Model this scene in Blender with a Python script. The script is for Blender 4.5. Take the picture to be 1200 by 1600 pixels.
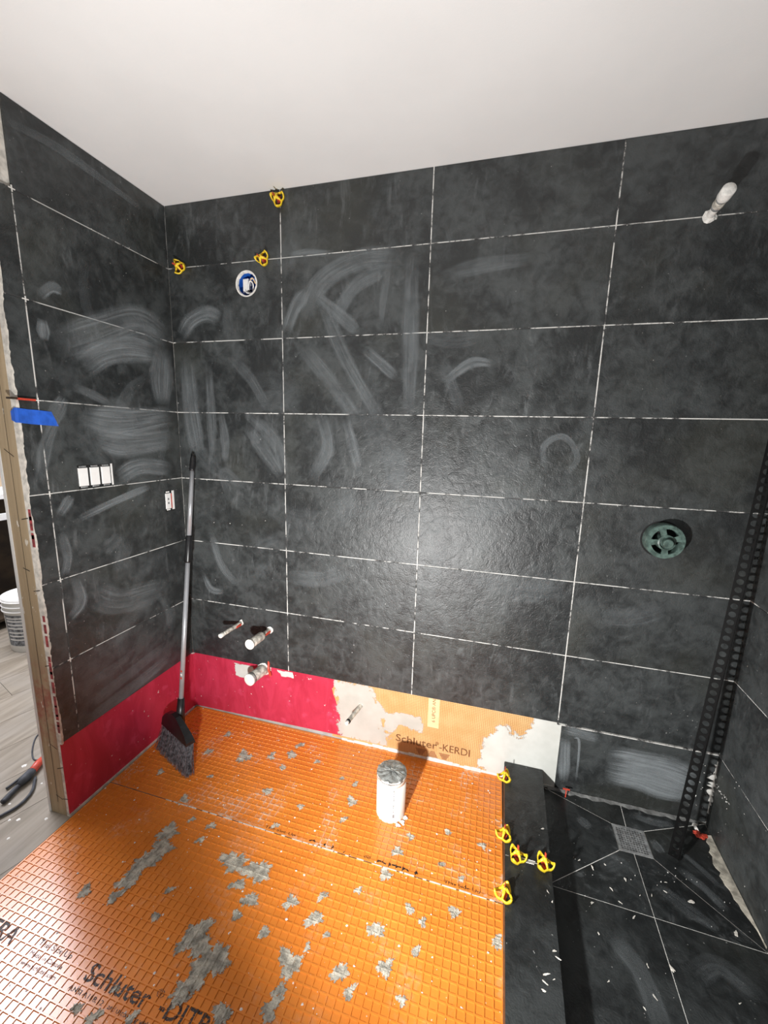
import bpy, math, random
from mathutils import Vector, Matrix
random.seed(7)
for _o in list(bpy.data.objects): bpy.data.objects.remove(_o)
SC = bpy.context.scene
COL = SC.collection

# ------------------------------------------------------------------ camera
FOC_PX = 635.21                      # focal length in pixels of a 1200x1600 frame
cam_d = bpy.data.cameras.new('camera')
cam_d.sensor_fit = 'VERTICAL'; cam_d.sensor_height = 24.0
cam_d.lens = 24.0 * FOC_PX / 1600.0
cam_d.clip_start = 0.02
cam = bpy.data.objects.new('camera', cam_d); COL.objects.link(cam)
RX = Vector((0.96325, 0.26732, 0.02625)); DN = Vector((0.07361, -0.16872, -0.98291)); FW = Vector((-0.25833, 0.94872, -0.18219))
m = Matrix((RX, -DN, -FW)).transposed().to_4x4(); m.translation = (0.2925, -1.6273, 1.4526)
cam.matrix_world = m
SC.camera = cam

# ------------------------------------------------------------------ world, lamps, exposure
W = bpy.data.worlds.new('world'); SC.world = W; W.use_nodes = True
W.node_tree.nodes['Background'].inputs[0].default_value = (0.75, 0.82, 1.0, 1)
W.node_tree.nodes['Background'].inputs[1].default_value = 0.05
SC.view_settings.view_transform = 'Standard'; SC.view_settings.look = 'None'
SC.view_settings.exposure = 0.3; SC.view_settings.gamma = 1.0
SC.view_settings.use_curve_mapping = False

def lamp(name, kind, loc, energy, color, aim=None, **kw):
    d = bpy.data.lights.new(name, kind); d.energy = energy; d.color = color
    for k, v in kw.items(): setattr(d, k, v)
    o = bpy.data.objects.new(name, d); COL.objects.link(o); o.location = loc
    if aim is not None:
        o.rotation_euler = Vector(aim).to_track_quat('-Z', 'Y').to_euler()
    return o
# the small job-site flood lamp held low beside the photographer
lamp('work_lamp', 'SPOT', (-0.12, -1.42, 0.68), 120, (1.0, 0.99, 0.975), aim=(0.30, 0.80, 0.35),
     spot_size=math.radians(165), spot_blend=0.52, shadow_soft_size=0.028)
# added unseen fill that brightens room and ceiling, then the next room's ceiling lamp
lamp('ambient_fill', 'POINT', (-1.2, -2.9, 1.95), 7, (0.93, 0.97, 1.0), shadow_soft_size=0.20)
lamp('next_room_lamp', 'AREA', (-2.70, -0.10, 2.38), 72, (0.92, 0.92, 1.0), aim=(0, 0, -1), shape='DISK', size=1.3)

# ------------------------------------------------------------------ node helper / materials
class NT:
    def __init__(s, name):
        s.m = bpy.data.materials.new(name); s.m.use_nodes = True
        s.t = s.m.node_tree; s.b = s.t.nodes['Principled BSDF']; s.out = s.t.nodes['Material Output']
    def n(s, typ, ins=None, **at):
        x = s.t.nodes.new(typ)
        for k, v in at.items(): setattr(x, k, v)
        for k, v in (ins or {}).items(): s.put(x.inputs[k], v)
        return x
    def put(s, sock, v):
        if isinstance(v, bpy.types.NodeSocket): s.t.links.new(v, sock)
        elif isinstance(v, (tuple, list)) and len(v) == 3 and sock.type == 'RGBA': sock.default_value = (*v, 1)
        else: sock.default_value = v
    def set(s, **kw):
        for k, v in kw.items(): s.put(s.b.inputs[k.replace('_', ' ')], v)
    def math(s, op, a, b=0.0, c=None):
        x = s.n('ShaderNodeMath', operation=op); s.put(x.inputs[0], a); s.put(x.inputs[1], b)
        if c is not None: s.put(x.inputs[2], c)
        return x.outputs[0]
    def pos(s): return s.n('ShaderNodeNewGeometry').outputs['Position']
    def map(s, vec, scale=(1, 1, 1), rot=(0, 0, 0), loc=(0, 0, 0)):
        x = s.n('ShaderNodeMapping'); s.put(x.inputs['Vector'], vec)
        x.inputs['Scale'].default_value = scale; x.inputs['Rotation'].default_value = rot; x.inputs['Location'].default_value = loc
        return x.outputs[0]
    def noise(s, vec, scale, detail=4, rough=0.55, dist=0.0, w=None):
        x = s.n('ShaderNodeTexNoise')
        s.put(x.inputs['Vector'], vec); s.put(x.inputs['Scale'], scale); s.put(x.inputs['Detail'], detail)
        s.put(x.inputs['Roughness'], rough); s.put(x.inputs['Distortion'], dist)
        if w is not None:
            x.noise_dimensions = '4D'; s.put(x.inputs['W'], w)
        return x.outputs['Fac']
    def ramp(s, fac, a, b, ca=(0, 0, 0), cb=(1, 1, 1)):
        x = s.n('ShaderNodeMapRange', interpolation_type='SMOOTHSTEP')
        s.put(x.inputs[0], fac); s.put(x.inputs[1], a); s.put(x.inputs[2], b)
        if ca == (0, 0, 0) and cb == (1, 1, 1): return x.outputs[0]
        return s.mix(x.outputs[0], ca, cb)
    def mix(s, fac, a, b, mode='MIX'):
        x = s.n('ShaderNodeMix', data_type='RGBA', blend_type=mode)
        s.put(x.inputs[0], fac); s.put(x.inputs[6], a); s.put(x.inputs[7], b)
        return x.outputs[2]
    def bump(s, h, strength=0.3, dist=0.002):
        x = s.n('ShaderNodeBump'); s.put(x.inputs['Height'], h); x.inputs['Strength'].default_value = strength
        x.inputs['Distance'].default_value = dist; s.put(s.b.inputs['Normal'], x.outputs[0])

def plain(name, col, rough=0.5, metal=0.0, var=0.15, scale=60, bump=0.0, spec=0.5, bscale=None):
    t = NT(name); p = t.pos(); f = t.noise(p, scale, 4)
    c2 = tuple(max(0, c * (1 - var * 2)) for c in col); c3 = tuple(min(1, c * (1 + var)) for c in col)
    t.set(Base_Color=t.ramp(f, 0.3, 0.7, c2, c3), Roughness=rough, Metallic=metal, Specular_IOR_Level=spec)
    if bump: t.bump(t.noise(p, bscale or scale * 3, 3), bump, 0.002)
    return t.m

def m_tile(name, dusty=0.35, rough=0.42, tone=1.0, fscale=1.0):
    t = NT(name); p = t.pos()
    rnd = t.n('ShaderNodeObjectInfo').outputs['Random']; w = t.math('MULTIPLY', rnd, 23.0)
    big = t.noise(p, 4.5, 5, 0.62, 0.4, w); mid = t.noise(p, 26, 5, 0.6, 0.6, w); fine = t.noise(p, 190, 3, 0.6)
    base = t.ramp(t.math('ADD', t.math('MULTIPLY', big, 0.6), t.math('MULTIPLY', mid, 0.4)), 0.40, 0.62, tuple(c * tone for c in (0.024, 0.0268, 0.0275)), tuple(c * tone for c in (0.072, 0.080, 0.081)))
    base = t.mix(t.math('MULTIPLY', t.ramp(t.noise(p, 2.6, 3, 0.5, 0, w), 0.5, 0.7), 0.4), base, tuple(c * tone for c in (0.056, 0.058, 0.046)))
    # wiped cement film: swirly and streaky
    warp = t.noise(p, 2.2, 2, 0.5, 1.5, w)
    sw = t.noise(t.map(p, (7, 7, 2.2), (0.3, 0.2, 0.5)), 2.0, 6, 0.68, 2.2, w)
    film = t.math('MULTIPLY', t.ramp(sw, 0.5, 0.78), t.ramp(warp, 0.42, 0.62))
    film = t.math('MULTIPLY', film, dusty)
    col = t.mix(film, base, (0.17, 0.185, 0.19))
    speck = t.ramp(t.noise(p, 95, 2, 0.5), 0.745, 0.765)
    col = t.mix(t.math('MULTIPLY', speck, 0.5), col, (0.45, 0.45, 0.43))
    r = t.math('ADD', t.math('MULTIPLY', mid, 0.2), rough - 0.08)
    r = t.math('ADD', r, t.math('MULTIPLY', film, 0.4))
    t.set(Base_Color=col, Roughness=r, Specular_IOR_Level=0.5)
    t.bump(t.math('ADD', t.math('MULTIPLY', mid, 1.0), t.math('MULTIPLY', fine, 0.3)), 1.0, 0.0034)
    return t.m

def m_joint():
    t = NT('thinset_in_joint'); p = t.pos()
    f = t.noise(p, 21, 4, 0.7); g = t.noise(p, 9, 2, 0.5)
    k = t.ramp(t.math('ADD', t.math('MULTIPLY', f, 0.6), t.math('MULTIPLY', g, 0.4)), 0.43, 0.53)
    col = t.mix(k, (0.05, 0.05, 0.05), (0.66, 0.65, 0.62))
    red = t.ramp(t.noise(t.map(p, (1, 1, 1), loc=(3, 1, 7)), 13, 3, 0.6), 0.70, 0.73)
    t.set(Base_Color=t.mix(red, col, (0.42, 0.06, 0.05)), Roughness=0.9)
    return t.m

def m_haze_glare():
    t = NT('cement_haze_glare_film')
    uv = t.n('ShaderNodeUVMap').outputs[0]
    at = t.n('ShaderNodeAttribute', attribute_name='haze')
    s1 = t.noise(t.map(uv, (0.35, 9, 1)), 1.0, 2, 0.5, 0.15); s2 = t.noise(t.map(uv, (0.9, 2.2, 1)), 1.0, 3, 0.55)
    a = t.math('MULTIPLY', t.ramp(s1, 0.28, 0.72), t.ramp(s2, 0.2, 0.62))
    a = t.math('ADD', t.math('MULTIPLY', a, 0.65), 0.35)
    a = t.math('MULTIPLY', a, at.outputs['Fac'])
    tr = t.n('ShaderNodeBsdfTransparent'); mx = t.n('ShaderNodeMixShader')
    t.set(Base_Color=(0.30, 0.33, 0.345), Roughness=0.75, Specular_IOR_Level=0.3)
    t.put(mx.inputs[0], a); t.put(mx.inputs[1], tr.outputs[0]); t.put(mx.inputs[2], t.b.outputs[0])
    t.put(t.out.inputs['Surface'], mx.outputs[0])
    return t.m

def m_red():
    t = NT('red_waterproofing'); p = t.pos()
    a = t.noise(t.map(p, (3, 3, 1.2)), 3.5, 5, 0.6, 1.2); b = t.noise(p, 14, 3)
    col = t.ramp(a, 0.35, 0.68, (0.48, 0.028, 0.062), (0.60, 0.045, 0.095))
    col = t.mix(t.math('MULTIPLY', t.ramp(b, 0.60, 0.72), 0.45), col, (0.72, 0.09, 0.18))
    fl = t.ramp(t.noise(p, 60, 2), 0.73, 0.75)
    t.set(Base_Color=t.mix(fl, col, (0.75, 0.62, 0.6)), Roughness=0.36, Specular_IOR_Level=0.4)
    t.bump(a, 0.15, 0.004); return t.m

def m_kerdi():
    t = NT('fleece_wall_membrane'); p = t.pos()
    sx = t.n('ShaderNodeSeparateXYZ', {'Vector': p})
    def line(v, w):
        fr = t.math('FRACT', t.math('DIVIDE', v, 0.0078)); return t.math('LESS_THAN', fr, w)
    g = t.math('MAXIMUM', line(sx.outputs[0], 0.24), line(sx.outputs[2], 0.24))
    base = t.ramp(t.noise(p, 12, 4), 0.3, 0.7, (0.70, 0.40, 0.16), (0.80, 0.50, 0.23))
    col = t.mix(t.math('MULTIPLY', g, 0.8), base, (0.36, 0.16, 0.05))
    t.set(Base_Color=col, Roughness=0.8); return t.m

def m_skim(name, alpha):
    t = NT(name); p = t.pos()
    f = t.noise(p, 22, 5, 0.65, 0.6); 
    t.set(Base_Color=t.ramp(t.noise(p, 9, 4), 0.3, 0.7, (0.56, 0.57, 0.53), (0.66, 0.67, 0.63)), Roughness=0.85)
    at = t.n('ShaderNodeAttribute', attribute_name='haze')
    a = t.math('MULTIPLY', t.ramp(t.math('ADD', f, t.math('MULTIPLY', t.math('SUBTRACT', at.outputs['Fac'], 0.5), 0.75)), 0.42, 0.52), alpha)
    tr = t.n('ShaderNodeBsdfTransparent'); mx = t.n('ShaderNodeMixShader')
    t.put(mx.inputs[0], a); t.put(mx.inputs[1], tr.outputs[0]); t.put(mx.inputs[2], t.b.outputs[0])
    t.put(t.out.inputs['Surface'], mx.outputs[0]); return t.m

def m_orange():
    t = NT('orange_waffle_plastic'); p = t.pos()
    base = t.ramp(t.noise(p, 6, 3), 0.3, 0.7, (0.68, 0.205, 0.026), (0.76, 0.245, 0.036))
    # cement dust scraped over the ribs
    sx = t.n('ShaderNodeSeparateXYZ', {'Vector': p})
    rib = t.math('GREATER_THAN', sx.outputs[2], -0.0006)
    n1 = t.noise(p, 5.5, 5, 0.7, 0.4); n2 = t.noise(p, 70, 3, 0.6)
    k = t.math('MULTIPLY', t.ramp(n1, 0.52, 0.66), t.ramp(n2, 0.40, 0.56))
    k = t.math('MULTIPLY', k, t.math('ADD', t.math('MULTIPLY', rib, 0.62), 0.16))
    col = t.mix(k, base, (0.62, 0.52, 0.42))
    d = t.ramp(t.noise(t.map(p, loc=(4, 2, 0)), 120, 2), 0.735, 0.755)
    col = t.mix(t.math('MULTIPLY', d, 0.7), col, (0.7, 0.64, 0.55))
    t.set(Base_Color=col, Roughness=t.math('ADD', 0.22, t.math('MULTIPLY', k, 0.4)), Specular_IOR_Level=0.75)
    t.bump(t.noise(p, 260, 2), 0.12, 0.001); return t.m

def m_wood(name, a, b, axis='z'):
    t = NT(name); p = t.pos()
    sc = {'z': (28, 28, 1.2), 'plank': (14, 1.1, 14)}[axis]
    rot = (0, 0, 0) if axis == 'z' else (0, 0, math.radians(-18))
    rnd = t.n('ShaderNodeObjectInfo').outputs['Random']
    f = t.noise(t.map(p, sc, rot), 1.6, 5, 0.6, 0.8, t.math('MULTIPLY', rnd, 9))
    col = t.ramp(f, 0.3, 0.72, a, b)
    if axis == 'z':
        sx = t.n('ShaderNodeSeparateXYZ', {'Vector': p})
        z = sx.outputs[2]
        band = t.math('MULTIPLY', t.ramp(z, 0.20, 0.42), t.ramp(z, 0.66, 0.52))
        k = t.math('MULTIPLY', band, t.ramp(t.noise(p, 17, 5, 0.7), 0.36, 0.62))
        col = t.mix(t.math('MULTIPLY', k, 0.75), col, (0.34, 0.07, 0.05))
        wp = t.ramp(t.noise(t.map(p, (2, 2, 1)), 14, 3), 0.66, 0.69)
        col = t.mix(wp, col, (0.62, 0.58, 0.5))
    else:
        col = t.mix(t.math('MULTIPLY', t.ramp(t.noise(p, 5, 4, 0.6), 0.4, 0.7), 0.45), col, (0.27, 0.245, 0.21))
    t.set(Base_Color=col, Roughness=0.6); t.bump(f, 0.12, 0.002); return t.m

M = {}
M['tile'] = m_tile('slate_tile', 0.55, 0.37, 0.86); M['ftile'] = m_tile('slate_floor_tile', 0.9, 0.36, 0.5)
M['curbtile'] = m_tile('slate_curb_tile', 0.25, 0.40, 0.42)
M['rtile'] = m_tile('slate_tile_clean', 0.30, 0.45, 0.78)
M['joint'] = m_joint(); M['haze'] = m_haze_glare(); M['red'] = m_red(); M['kerdi'] = m_kerdi(); M['orange'] = m_orange()
M['skim'] = m_skim('white_thinset_skim', 1.0); M['wash'] = m_skim('thin_thinset_wash', 0.74)
M['ceil'] = plain('ceiling_paint', (0.80, 0.80, 0.79), 0.9, 0, 0.015, 3, 0.10, 0.2, 160)
M['wall'] = plain('drywall_paint', (0.74, 0.74, 0.72), 0.9, 0, 0.03, 4)
M['board'] = plain('grey_backer_board', (0.42, 0.42, 0.40), 0.95, 0, 0.1, 20)
M['edge'] = plain('chalky_board_edge', (0.66, 0.63, 0.57), 0.95, 0, 0.14, 45, 0.5)
M['thin'] = plain('thinset_cement', (0.46, 0.43, 0.36), 0.95, 0, 0.24, 40, 0.6, 0.2)
M['cove'] = plain('grey_thinset_cove', (0.15, 0.152, 0.148), 0.95, 0, 0.2, 30, 0.5)
M['white'] = plain('white_thinset', (0.80, 0.79, 0.75), 0.92, 0, 0.1, 70, 0.5, 0.2)
M['stud'] = m_wood('pine_stud', (0.34, 0.255, 0.15), (0.45, 0.345, 0.215), 'z')
M['plank'] = m_wood('grey_oak_plank', (0.17, 0.14, 0.10), (0.30, 0.26, 0.205), 'plank')
M['seam'] = plain('plank_seam', (0.12, 0.08, 0.06), 0.8)
M['ink'] = plain('black_print', (0.016, 0.014, 0.013), 0.55, 0, 0.2, 60)
M['inkbrown'] = plain('brown_print', (0.20, 0.085, 0.03), 0.7, 0, 0.1, 60)
M['emblem'] = plain('tan_print', (0.40, 0.20, 0.085), 0.7, 0, 0.1, 60)
M['yellow'] = plain('yellow_plastic', (0.90, 0.64, 0.03), 0.34, 0, 0.05, 30)
M['redp'] = plain('red_plastic', (0.60, 0.07, 0.04), 0.4, 0, 0.1, 60)
M['redsmear'] = plain('dried_red_paint', (0.33, 0.045, 0.05), 0.6, 0, 0.3, 60)
M['blue'] = plain('blue_masking_tape', (0.018, 0.12, 0.62), 0.7, 0, 0.12, 30, 0.3)
M['bluebox'] = plain('blue_electrical_box', (0.02, 0.13, 0.55), 0.45, 0, 0.15, 40)
M['black'] = plain('black_plastic', (0.012, 0.012, 0.013), 0.35, 0, 0.2, 40)
M['dark'] = plain('dark_void', (0.008, 0.008, 0.008), 0.8)
M['blkmetal'] = plain('black_painted_steel', (0.0035, 0.0035, 0.0035), 0.6, 0, 0.2, 40, 0, 0.12)
M['alu'] = plain('grey_enamel_tube', (0.40, 0.41, 0.43), 0.3, 0.35, 0.05, 20)
M['bristle'] = plain('grey_bristle', (0.23, 0.23, 0.25), 0.42, 0, 0.4, 90)
M['pvc'] = plain('white_pvc', (0.84, 0.82, 0.76), 0.32, 0, 0.03, 20)
M['duct'] = plain('silver_duct_tape', (0.36, 0.37, 0.35), 0.42, 0.35, 0.3, 55, 0.8)
M['pipe'] = plain('cement_splashed_pipe', (0.66, 0.625, 0.55), 0.6, 0.1, 0.28, 50, 0.5)
M['cap'] = plain('white_pipe_cap', (0.86, 0.84, 0.78), 0.5, 0, 0.04, 40)
M['steel'] = plain('brushed_steel', (0.36, 0.37, 0.37), 0.4, 0.35, 0.2, 70, 0.1)
M['green'] = plain('grey_green_plastic', (0.10, 0.155, 0.135), 0.32, 0, 0.25, 60)
M['device'] = plain('white_device', (0.86, 0.86, 0.84), 0.5, 0, 0.02, 30)
M['bucket'] = plain('white_bucket_plastic', (0.74, 0.73, 0.69), 0.45, 0, 0.05, 15)
M['label'] = plain('grey_label', (0.22, 0.23, 0.24), 0.7, 0, 0.35, 50)
M['brown'] = plain('dark_brown_board', (0.045, 0.028, 0.014), 0.7, 0, 0.25, 10)
M['tan'] = plain('tan_board', (0.35, 0.27, 0.18), 0.8, 0, 0.1, 10)
M['cord'] = plain('dark_cord_rubber', (0.05, 0.055, 0.065), 0.6, 0, 0.2, 40)
M['kraft'] = plain('print_label', (0.83, 0.60, 0.33), 0.8, 0, 0.05, 30)

# ------------------------------------------------------------------ object helpers
def mk(name, verts, faces, mat, parent=None, smooth=False, uv=None, attr=None, kind=None):
    me = bpy.data.meshes.new(name)
    off = Vector((0, 0, 0)) if parent is None else WORLD[parent.name]
    me.from_pydata([Vector(v) - off for v in verts], [], faces); me.update()
    if mat is not None: me.materials.append(M[mat] if isinstance(mat, str) else mat)
    if smooth:
        for p in me.polygons: p.use_smooth = True
    if uv:
        l = me.uv_layers.new(name='UVMap')
        for lp in me.loops: l.data[lp.index].uv = uv[lp.vertex_index]
    if attr:
        a = me.attributes.new('haze', 'FLOAT', 'POINT')
        for i, v in enumerate(attr): a.data[i].value = v
    o = bpy.data.objects.new(name, me); COL.objects.link(o)
    if parent is not None: o.parent = parent
    WORLD[o.name] = off
    if kind: o['kind'] = kind
    return o
WORLD = {}
def thing(name, label, cat, loc=(0, 0, 0), group=None):
    o = bpy.data.objects.new(name, None); COL.objects.link(o); o.location = loc
    o['label'] = label; o['category'] = cat
    if group: o['group'] = group
    WORLD[o.name] = Vector(loc); return o
def tag(o, label, cat, group=None):
    o['label'] = label; o['category'] = cat
    if group: o['group'] = group
    return o
def struct(name, verts, faces, mat):
    o = mk(name, verts, faces, mat); o['kind'] = 'structure'; return o
BOXF = [(0, 3, 2, 1), (4, 5, 6, 7), (0, 1, 5, 4), (1, 2, 6, 5), (2, 3, 7, 6), (3, 0, 4, 7)]
def boxv(x0, x1, y0, y1, z0, z1):
    return [(x0, y0, z0), (x1, y0, z0), (x1, y1, z0), (x0, y1, z0), (x0, y0, z1), (x1, y0, z1), (x1, y1, z1), (x0, y1, z1)]
class MB:
    def __init__(s): s.v = []; s.f = []
    def add(s, v, f):
        k = len(s.v); s.v += [tuple(a) for a in v]; s.f += [tuple(i + k for i in q) for q in f]; return s
    def box(s, *a): return s.add(boxv(*a), BOXF)
    def tube(s, pts, r, n=12, cap=True):
        pts = [Vector(p) for p in pts]; rs = r if isinstance(r, (list, tuple)) else [r] * len(pts)
        k = len(s.v)
        for i, p in enumerate(pts):
            d = (pts[min(i + 1, len(pts) - 1)] - pts[max(i - 1, 0)]).normalized()
            a = d.cross(Vector((0, 0, 1)));
            if a.length < 1e-3: a = d.cross(Vector((0, 1, 0)))
            a.normalize(); b = d.cross(a)
            for j in range(n):
                t = 2 * math.pi * j / n
                s.v.append(tuple(p + (a * math.cos(t) + b * math.sin(t)) * rs[i]))
        for i in range(len(pts) - 1):
            for j in range(n):
                s.f.append((k + i * n + j, k + i * n + (j + 1) % n, k + (i + 1) * n + (j + 1) % n, k + (i + 1) * n + j))
        if cap:
            s.f.append(tuple(k + j for j in range(n - 1, -1, -1))); e = k + (len(pts) - 1) * n
            s.f.append(tuple(e + j for j in range(n)))
        return s
    def build(s, name, mat, parent=None, smooth=False, kind=None): return mk(name, s.v, s.f, mat, parent, smooth, kind=kind)

class Frame:
    """a wall plane: u along it, z up, n out of it into the room"""
    def __init__(s, o, u, n): s.o = Vector(o); s.u = Vector(u).normalized(); s.nv = Vector(n).normalized()
    def p(s, u, z, n=0.0): return tuple(s.o + s.u * u + Vector((0, 0, z)) + s.nv * n)
    def box(s, u0, u1, z0, z1, n0, n1, c=0.0):
        if c <= 0:
            v = [s.p(u, z, n) for n in (n0, n1) for (u, z) in ((u0, z0), (u1, z0), (u1, z1), (u0, z1))]
            return v, BOXF
        v = []
        for n, i in ((n0, 0), (n1 - c, 0), (n1, c)):
            v += [s.p(u, z, n) for (u, z) in ((u0 + i, z0 + i), (u1 - i, z0 + i), (u1 - i, z1 - i), (u0 + i, z1 - i))]
        f = [(0, 3, 2, 1), (8, 9, 10, 11)]
        for k in (0, 4):
            for j in range(4): f.append((k + j, k + (j + 1) % 4, k + 4 + (j + 1) % 4, k + 4 + j))
        return v, f
    def cells(s, us, zs, skip, n0, n1):
        v = []; f = []; ID = {}
        def vid(i, j, k):
            if (i, j, k) not in ID: ID[(i, j, k)] = len(v); v.append(s.p(us[i], zs[j], (n0, n1)[k]))
            return ID[(i, j, k)]
        on = lambda i, j: 0 <= i < len(us) - 1 and 0 <= j < len(zs) - 1 and not skip(i, j)
        for i in range(len(us) - 1):
            for j in range(len(zs) - 1):
                if not on(i, j): continue
                f.append((vid(i, j, 1), vid(i + 1, j, 1), vid(i + 1, j + 1, 1), vid(i, j + 1, 1)))
                f.append((vid(i, j, 0), vid(i, j + 1, 0), vid(i + 1, j + 1, 0), vid(i + 1, j, 0)))
                for (di, dj, a, b) in ((-1, 0, (i, j), (i, j + 1)), (1, 0, (i + 1, j), (i + 1, j + 1)), (0, -1, (i, j), (i + 1, j)), (0, 1, (i, j + 1), (i + 1, j + 1))):
                    if not on(i + di, j + dj): f.append((vid(*a, 0), vid(*b, 0), vid(*b, 1), vid(*a, 1)))
        return v, f
    def ringplate(s, u0, u1, z0, z1, cu, cz, r, n0, n1):
        A = sorted(set([2 * math.pi * k / 40 for k in range(40)] + [math.atan2(z - cz, u - cu) % (2 * math.pi) for u in (u0, u1) for z in (z0, z1)]))
        v = []; N = len(A)
        for n in (n0, n1):
            for a in A:
                c, q = math.cos(a), math.sin(a)
                t = min(((u1 if c > 0 else u0) - cu) / c if abs(c) > 1e-9 else 1e9, ((z1 if q > 0 else z0) - cz) / q if abs(q) > 1e-9 else 1e9)
                v.append(s.p(cu + c * r, cz + q * r, n)); v.append(s.p(cu + c * t, cz + q * t, n))
        f = []
        for i in range(N):
            j = (i + 1) % N; o = 2 * N
            f += [(o + 2 * i, o + 2 * i + 1, o + 2 * j + 1, o + 2 * j), (2 * i, 2 * j, 2 * j + 1, 2 * i + 1), (2 * i, o + 2 * i, o + 2 * j, 2 * j), (2 * i + 1, 2 * j + 1, o + 2 * j + 1, o + 2 * i + 1)]
        return v, f
    def sheet(s, poly, n, th=0.001):
        """thin solid from a closed (u, z) outline"""
        N = len(poly); v = [s.p(u, z, n - th) for u, z in poly] + [s.p(u, z, n) for u, z in poly]
        f = [tuple(range(N - 1, -1, -1)), tuple(range(N, 2 * N))] + [(i, (i + 1) % N, N + (i + 1) % N, N + i) for i in range(N)]
        return v, f
A_R = math.radians(1.9)
XL, XR = -1.166, 1.1766
FB = Frame((0, 0, 0), (1, 0, 0), (0, -1, 0))
FLW = Frame((XL, 0, 0), (0, 1, 0), (1, 0, 0))
FRW = Frame((XR, 0, 0), (math.sin(A_R), math.cos(A_R), 0), (-math.cos(A_R), math.sin(A_R), 0))
FF = Frame((0, 0, 0), (1, 0, 0), (0, 0, 1))     # only its sheet-like helpers with explicit points are used on floors

RH = 0.3075; Z7 = 0.309; ZC = 2.4026; TT = 0.009; G = 0.0021
H = lambda k: Z7 + (7 - k) * RH

# measured positions on the real surfaces (metres)
HAZE_LEFT= [([(-0.536, 1.713), (-0.378, 1.797), (-0.187, 1.888), (-0.031, 1.856)], 0.126, 0.35), ([(-0.446, 1.666), (-0.36, 1.731), (-0.235, 1.774), (-0.088, 1.782)], 0.095, 0.5), ([(-0.491, 1.597), (-0.427, 1.58), (-0.337, 1.546)], 0.032, 0.3), ([(-0.056, 1.823), (-0.083, 1.684), (-0.09, 1.565)], 0.111, 0.4), ([(-0.465, 1.497), (-0.312, 1.481), (-0.031, 1.521)], 0.106, 0.45), ([(-0.419, 1.42), (-0.282, 1.4), (-0.048, 1.416)], 0.104, 0.45), ([(-0.35, 1.259), (-0.236, 1.301), (-0.068, 1.281)], 0.07, 0.4), ([(-0.526, 1.126), (-0.344, 1.176), (-0.188, 1.211)], 0.031, 0.5), ([(-0.587, 1.151), (-0.535, 1.214)], 0.037, 0.4), ([(-0.564, 1.8), (-0.568, 1.733)], 0.037, 0.5), ([(-0.559, 0.922), (-0.546, 0.818), (-0.595, 0.768)], 0.044, 0.4), ([(-0.606, 0.332), (-0.428, 0.34), (-0.137, 0.378)], 0.062, 0.3), ([(-0.585, 0.39), (-0.414, 0.415), (-0.159, 0.45)], 0.051, 0.2), ([(-0.497, 0.832), (-0.385, 0.753), (-0.161, 0.727)], 0.108, 0.25), ([(-0.568, 1.867), (-0.523, 1.908), (-0.488, 1.905)], 0.033, 0.45), ([(-0.602, 2.333), (-0.43, 2.352), (-0.112, 2.329)], 0.028, 0.25), ([(-0.6, 1.428), (-0.549, 1.514), (-0.522, 1.559)], 0.047, 0.3), ([(-0.64, 1.26), (-0.605, 1.386), (-0.564, 1.471)], 0.042, 0.25), ([(-0.587, 1.096), (-0.575, 0.999), (-0.594, 0.934)], 0.033, 0.3), ([(-0.322, 1.011), (-0.36, 0.938), (-0.351, 0.88)], 0.08, 0.15)]
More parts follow.
